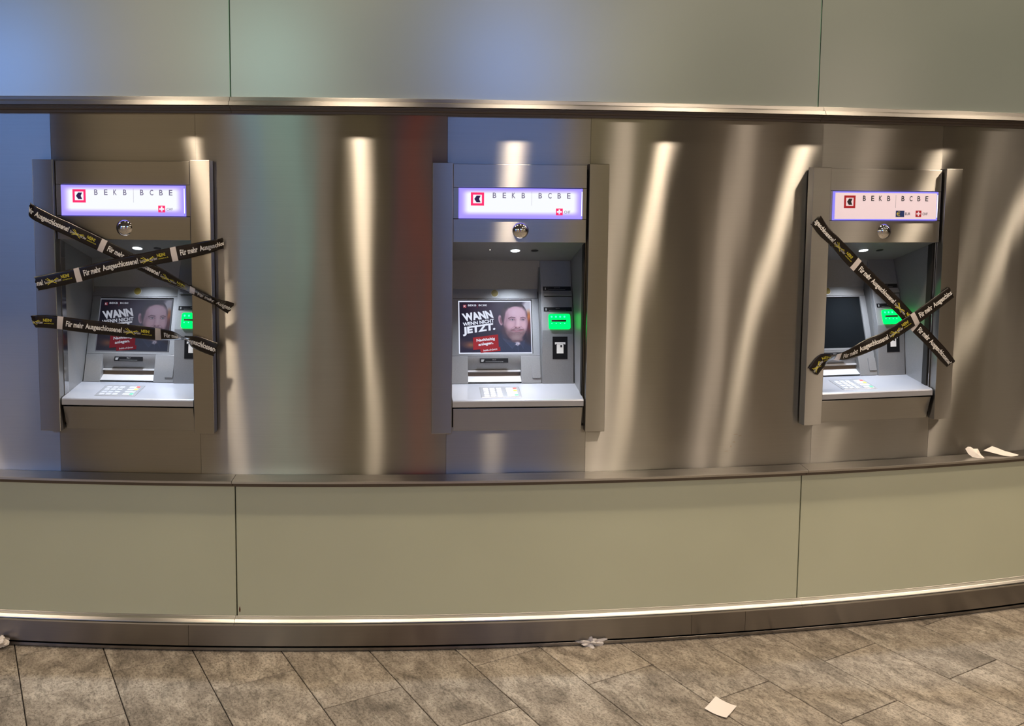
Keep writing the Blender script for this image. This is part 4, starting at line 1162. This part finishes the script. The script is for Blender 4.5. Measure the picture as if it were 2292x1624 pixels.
    for F, nm, mt, e in ((W_, 'white_lettering', M['white'], 0.0011), (Y_, 'yellow_lettering', M['yellow'], 0.0014), *[(b, 'white_block', M['tape_white'], 0.0009) for b in blocks]):
        clip(F)
        if F.f: F.build(nm, lambda u, v, e=e: tuple(surf(u, v, e)), mt, root)
    return root
M['tape_white'] = pbr('white_gloss_print', (0.62, 0.57, 0.55, 1), 0.25, 0, 0.5)

build_tape(ATM_PHI[0], [(-0.318, 1.5484, .022, 35, .8), (-0.2969, 1.5292, .037, 10, .95), (-0.2313, 1.4966, .038, 0, .95), (-0.1676, 1.4685, .038, 0, .95), (-0.051, 1.4137, .038, 0, .92),
    (0.0521, 1.3648, .038, 0, .90), (0.1354, 1.3232, .038, 10, .88), (0.2036, 1.2891, .038, 35, .85), (0.2628, 1.2609, .038, 45, .80), (0.3201, 1.2341, .037, 40, .80), (0.3427, 1.2204, .022, 20, .85), (0.3668, 1.205, .006, 0, .9)],
    0.2920, 'tape falling from upper left to lower right across the left machine, under another tape')
build_tape(ATM_PHI[0], [(-0.2974, 1.2863, .0385, 0, 1), (-0.2206, 1.3028, .041, 0, 1), (-0.1487, 1.3189, .042, 0, 1), (-0.0263, 1.3506, .042, 0, 1), (0.0922, 1.3746, .042, 0, 1), (0.1946, 1.3952, .041, 0, 1),
    (0.2597, 1.4093, .0395, 5, .95), (0.3202, 1.4234, .0385, 25, .9), (0.3332, 1.4274, .025, 30, .8), (0.3432, 1.4312, .008, 20, .8)],
    0.1530, 'tape rising to the right over the falling tape on the left machine')
build_tape(ATM_PHI[0], [(-0.3191, 1.1555, .025, 10, .85), (-0.3018, 1.1574, .038, 5, .9), (-0.2625, 1.1572, .0385, 0, .92), (-0.2144, 1.154, .0385, 0, .92), (-0.1560, 1.1465, .0385, 0, .95), (-0.0384, 1.1348, .0385, 0, .95),
    (0.0900, 1.1222, .0385, 5, .92), (0.1750, 1.1150, .040, 35, .85), (0.2170, 1.1060, .043, 62, .75), (0.2450, 1.0960, .041, 15, .95), (0.2841, 1.0809, .0388, 0, 1), (0.3225, 1.0669, .036, 0, 1)],
    0.1080, 'lowest tape on the left machine, sagging and twisted near its right end')
build_tape(ATM_PHI[2], [(-0.2867, 1.5223, .0385, 15, .95), (-0.2473, 1.4795, .0385, 0, .9), (-0.19, 1.4283, .0385, 25, .85), (-0.1188, 1.3619, .0385, 0, 1), (-0.0318, 1.288, .0385, 0, .98),
    (0.0759, 1.1946, .0385, 0, .98), (0.1368, 1.1339, .0385, 0, .98), (0.1869, 1.0911, .0385, 0, .98), (0.2497, 1.0326, .0385, 5, .95), (0.2972, 0.9839, .0380, 30, .8)],
    0.2330, 'tape falling from upper left to lower right across the right machine')
build_tape(ATM_PHI[2], [(-0.274, 0.9733, .0385, 0, 1), (-0.2389, 1.0149, .0395, 0, 1), (-0.1972, 1.0258, .044, 50, .85), (-0.1426, 1.033, .047, 20, .9), (-0.0487, 1.0697, .045, -8, 1), (0.0078, 1.0895, .044, 0, 1),
    (0.0837, 1.1322, .043, 0, 1), (0.1251, 1.1562, .0425, 0, 1), (0.1798, 1.1897, .041, 0, 1), (0.2384, 1.2267, .0395, 0, .98), (0.2846, 1.2575, .0385, 0, .98)],
    0.4560, 'tape rising from lower left over the other tape on the right machine')

# ================================================================== LITTER
def finish(o, label, cat, group=None):
    o['label'] = label; o['category'] = cat
    if group: o['group'] = group
    return o
def sheet_obj(name, corners, z0, lift, n=10, th=0.0004):
    c = [Vector((x, y, 0)) for x, y in corners]; vs, fs = [], []
    for i in range(n + 1):
        for j in range(n + 1):
            u, v = i / n, j / n
            p = c[0] * (1 - u) * (1 - v) + c[1] * u * (1 - v) + c[2] * u * v + c[3] * (1 - u) * v
            p.z = z0 + lift(u, v); vs.append(p)
    for i in range(n):
        for j in range(n):
            a = i * (n + 1) + j; fs.append((a, a + n + 1, a + n + 2, a + 1))
    me = bpy.data.meshes.new(name); me.from_pydata([tuple(v) for v in vs], [], fs)
    for p in me.polygons: p.use_smooth = True
    return me
me = sheet_obj('paper_slip', [(0.778, 2.838), (0.830, 2.782), (0.778, 2.710), (0.723, 2.761)], 0.0008, lambda u, v: 0.004 * (abs(u - 0.5) * 2) ** 2 + 0.003 * v * v)
o = link('paper_slip', me, M['paper']); finish(o, 'square white paper slip lying flat on the stone floor', 'paper', 'scraps of paper')

def crumple(name, cx_, cy_, cz_, rx, ry, rz, seed, mat, label, cat='paper', sub=3, rot=0.0, spikes=()):
    rs = random.Random(seed); bm = bmesh.new(); bmesh.ops.create_icosphere(bm, subdivisions=sub, radius=1)
    dirs = [(Vector((rs.uniform(-1, 1), rs.uniform(-1, 1), rs.uniform(-1, 1))).normalized(), rs.uniform(-.35, .35), rs.uniform(2, 5)) for _ in range(10)]
    for v in bm.verts:
        d = v.co.normalized(); k = 1.0
        for dd, a, f in dirs: k += a * math.sin(f * d.dot(dd) * 2 + a * 9)
        for ang, ln, wd_ in spikes:
            q = max(0, d.x * math.cos(ang) + d.y * math.sin(ang)) ** wd_; k += ln * q * (1 - abs(d.z))
        k *= 1 + rs.uniform(-.12, .12)
        x, y = d.x * rx * k, d.y * ry * k
        v.co = Vector((x * math.cos(rot) - y * math.sin(rot), x * math.sin(rot) + y * math.cos(rot), max(-rz * 0.9, d.z * rz * k)))
    me = bpy.data.meshes.new(name); bm.to_mesh(me); bm.free()
    o = link(name, me, mat, None, (cx_, cy_, cz_ + rz * 0.9)); finish(o, label, cat, 'scraps of paper'); return o
crumple('crumpled_tissue', 0.418, 3.178, 0.0004, 0.026, 0.014, 0.012, 5, M['tissue'], 'crumpled white tissue lying against the foot of the wall', 'tissue', 4, 0.1, [(0.1, 1.4, 7), (3.0, 0.9, 7)])
crumple('torn_paper', -1.672, 3.120, 0.0004, 0.024, 0.026, 0.022, 9, M['paper'], 'crumpled white paper on the floor at the left edge of the picture', 'paper', 4, 0.4, [(0.9, 0.9, 5), (-0.8, 0.5, 5)])
crumple('paper_crumb', 0.287, 3.071, 0.0002, 0.0036, 0.0030, 0.003, 2, M['paper'], 'tiny white crumb of paper on a floor joint', 'paper', 1)

# scraps on the ledge
def ledge_sheet(name, pts, label):
    """pts: (phi, r, z) outline of a curled scrap standing on the ledge"""
    c = [pt(p, z, r) for p, r, z in pts]; cen = sum(c, Vector()) / len(c); cen += (pt(pts[0][0], 0, 0.03) - pt(pts[0][0], 0, 0)) * 0.35
    vs = [tuple(q) for q in c] + [tuple(cen)]; n = len(c); fs = [(i, (i + 1) % n, n) for i in range(n)]
    me = bpy.data.meshes.new(name); me.from_pydata(vs, [], fs)
    o = link(name, me, M['paper']); sm = o.modifiers.new('thick', 'SOLIDIFY'); sm.thickness = 0.0006
    sb = o.modifiers.new('sub', 'SUBSURF'); sb.levels = 1; sb.render_levels = 1; sb.subdivision_type = 'SIMPLE'
    finish(o, label, 'paper', 'scraps of paper'); return o
ledge_sheet('paper_scrap', [(0.2428, .012, .6480), (0.2436, .014, .6560), (0.2445, .018, .6560), (0.2453, .022, .6490), (0.2466, .028, .6500), (0.2470, .040, .6300), (0.2477, .050, .6195), (0.2470, .052, .6188), (0.2452, .046, .6192), (0.2440, .036, .6215), (0.2432, .024, .6310)],
            'torn white paper scrap on the steel ledge, the left one of two')
ledge_sheet('paper_scrap', [(0.2505, .010, .6360), (0.2540, .010, .6500), (0.2556, .014, .6440), (0.2580, .024, .6330), (0.2610, .040, .6240), (0.2622, .046, .6200), (0.2612, .052, .6190), (0.2582, .054, .6185), (0.2560, .046, .6215)],
            'larger white paper scrap with a pointed end on the steel ledge')

# rust run on the lower glass, dull stains on the sheet
def stain(name, phi, z, r, w, h, mat, parent, lab=None):
    vs, n = [], 12
    for i in range(n):
        a = 2 * PI * i / n; y = math.sin(a); x = math.cos(a) * (1 - 0.55 * max(0, y))
        vs.append(tuple(pt(phi + x * w / R0, z + y * h, r)))
    me = bpy.data.meshes.new(name); me.from_pydata(vs, [], [tuple(range(n))]); o = link(name, me, mat, parent)
    if lab: o['label'] = lab
    return o
stain('rust_stain', -0.0017, 0.151, 0.0339, 0.0028, 0.011, M['rust'], wall, 'small brown rust run beside the glass joint')

M['grime'] = pbr('grime', (0.16, 0.12, 0.08, 1), 0.8)
for k, (ph, z, w_, h_) in enumerate([(0.1545, 0.683, 0.009, 0.0010), (0.1570, 0.716, 0.006, 0.0016), (0.1560, 0.700, 0.0018, 0.0045), (0.1575, 0.744, 0.010, 0.0012), (0.1590, 0.738, 0.007, 0.0009)]):
    stain('grime_stain', ph, z, 0.0016, w_, h_, M['grime'], wall)

# ================================================================== CEILING LIGHTS (seen mirrored in the steel)
def ring_mesh(name, r0, r1, z0, z1, n=32):
    vs, fs = [], []
    for r, z in ((r0, z1), (r1, z1), (r1, z0), (r0, z0)):
        for i in range(n): vs.append((r * math.cos(2 * PI * i / n), r * math.sin(2 * PI * i / n), z))
    for k in range(4):
        for i in range(n):
            fs.append((k * n + i, k * n + (i + 1) % n, ((k + 1) % 4) * n + (i + 1) % n, ((k + 1) % 4) * n + i))
    return mesh(name, vs, fs)
dl_ring = ring_mesh('trim_ring', 0.055, 0.075, -0.012, 0.0); dl_ring.materials.append(M['alu_l'])
dl_glass = disc_mesh('diffuser', (0, 0, -0.002), (0, 0, -1), 0.054, 0.003); dl_glass.materials.append(M['down'])
for k, (ph, r) in enumerate([(p, 0.65) for p in DOWN_ROW[2:9]]):
    e_ = empty('ceiling_light', pt(ph, 3.0, r))
    finish(e_, 'round ceiling downlight ' + ['beyond the left edge of the picture', 'mirrored as the bright streak beside the left machine', 'mirrored as the streak between left and middle machines', 'mirrored as the streak above the middle machine', 'mirrored as the first slanted streak right of the middle machine', 'mirrored as the slanted streak just left of the right machine', 'mirrored as the streak above the right machine'][k], 'ceiling light', 'downlights along the curved wall')
    link('trim_ring', dl_ring, None, e_); link('diffuser', dl_glass, None, e_)
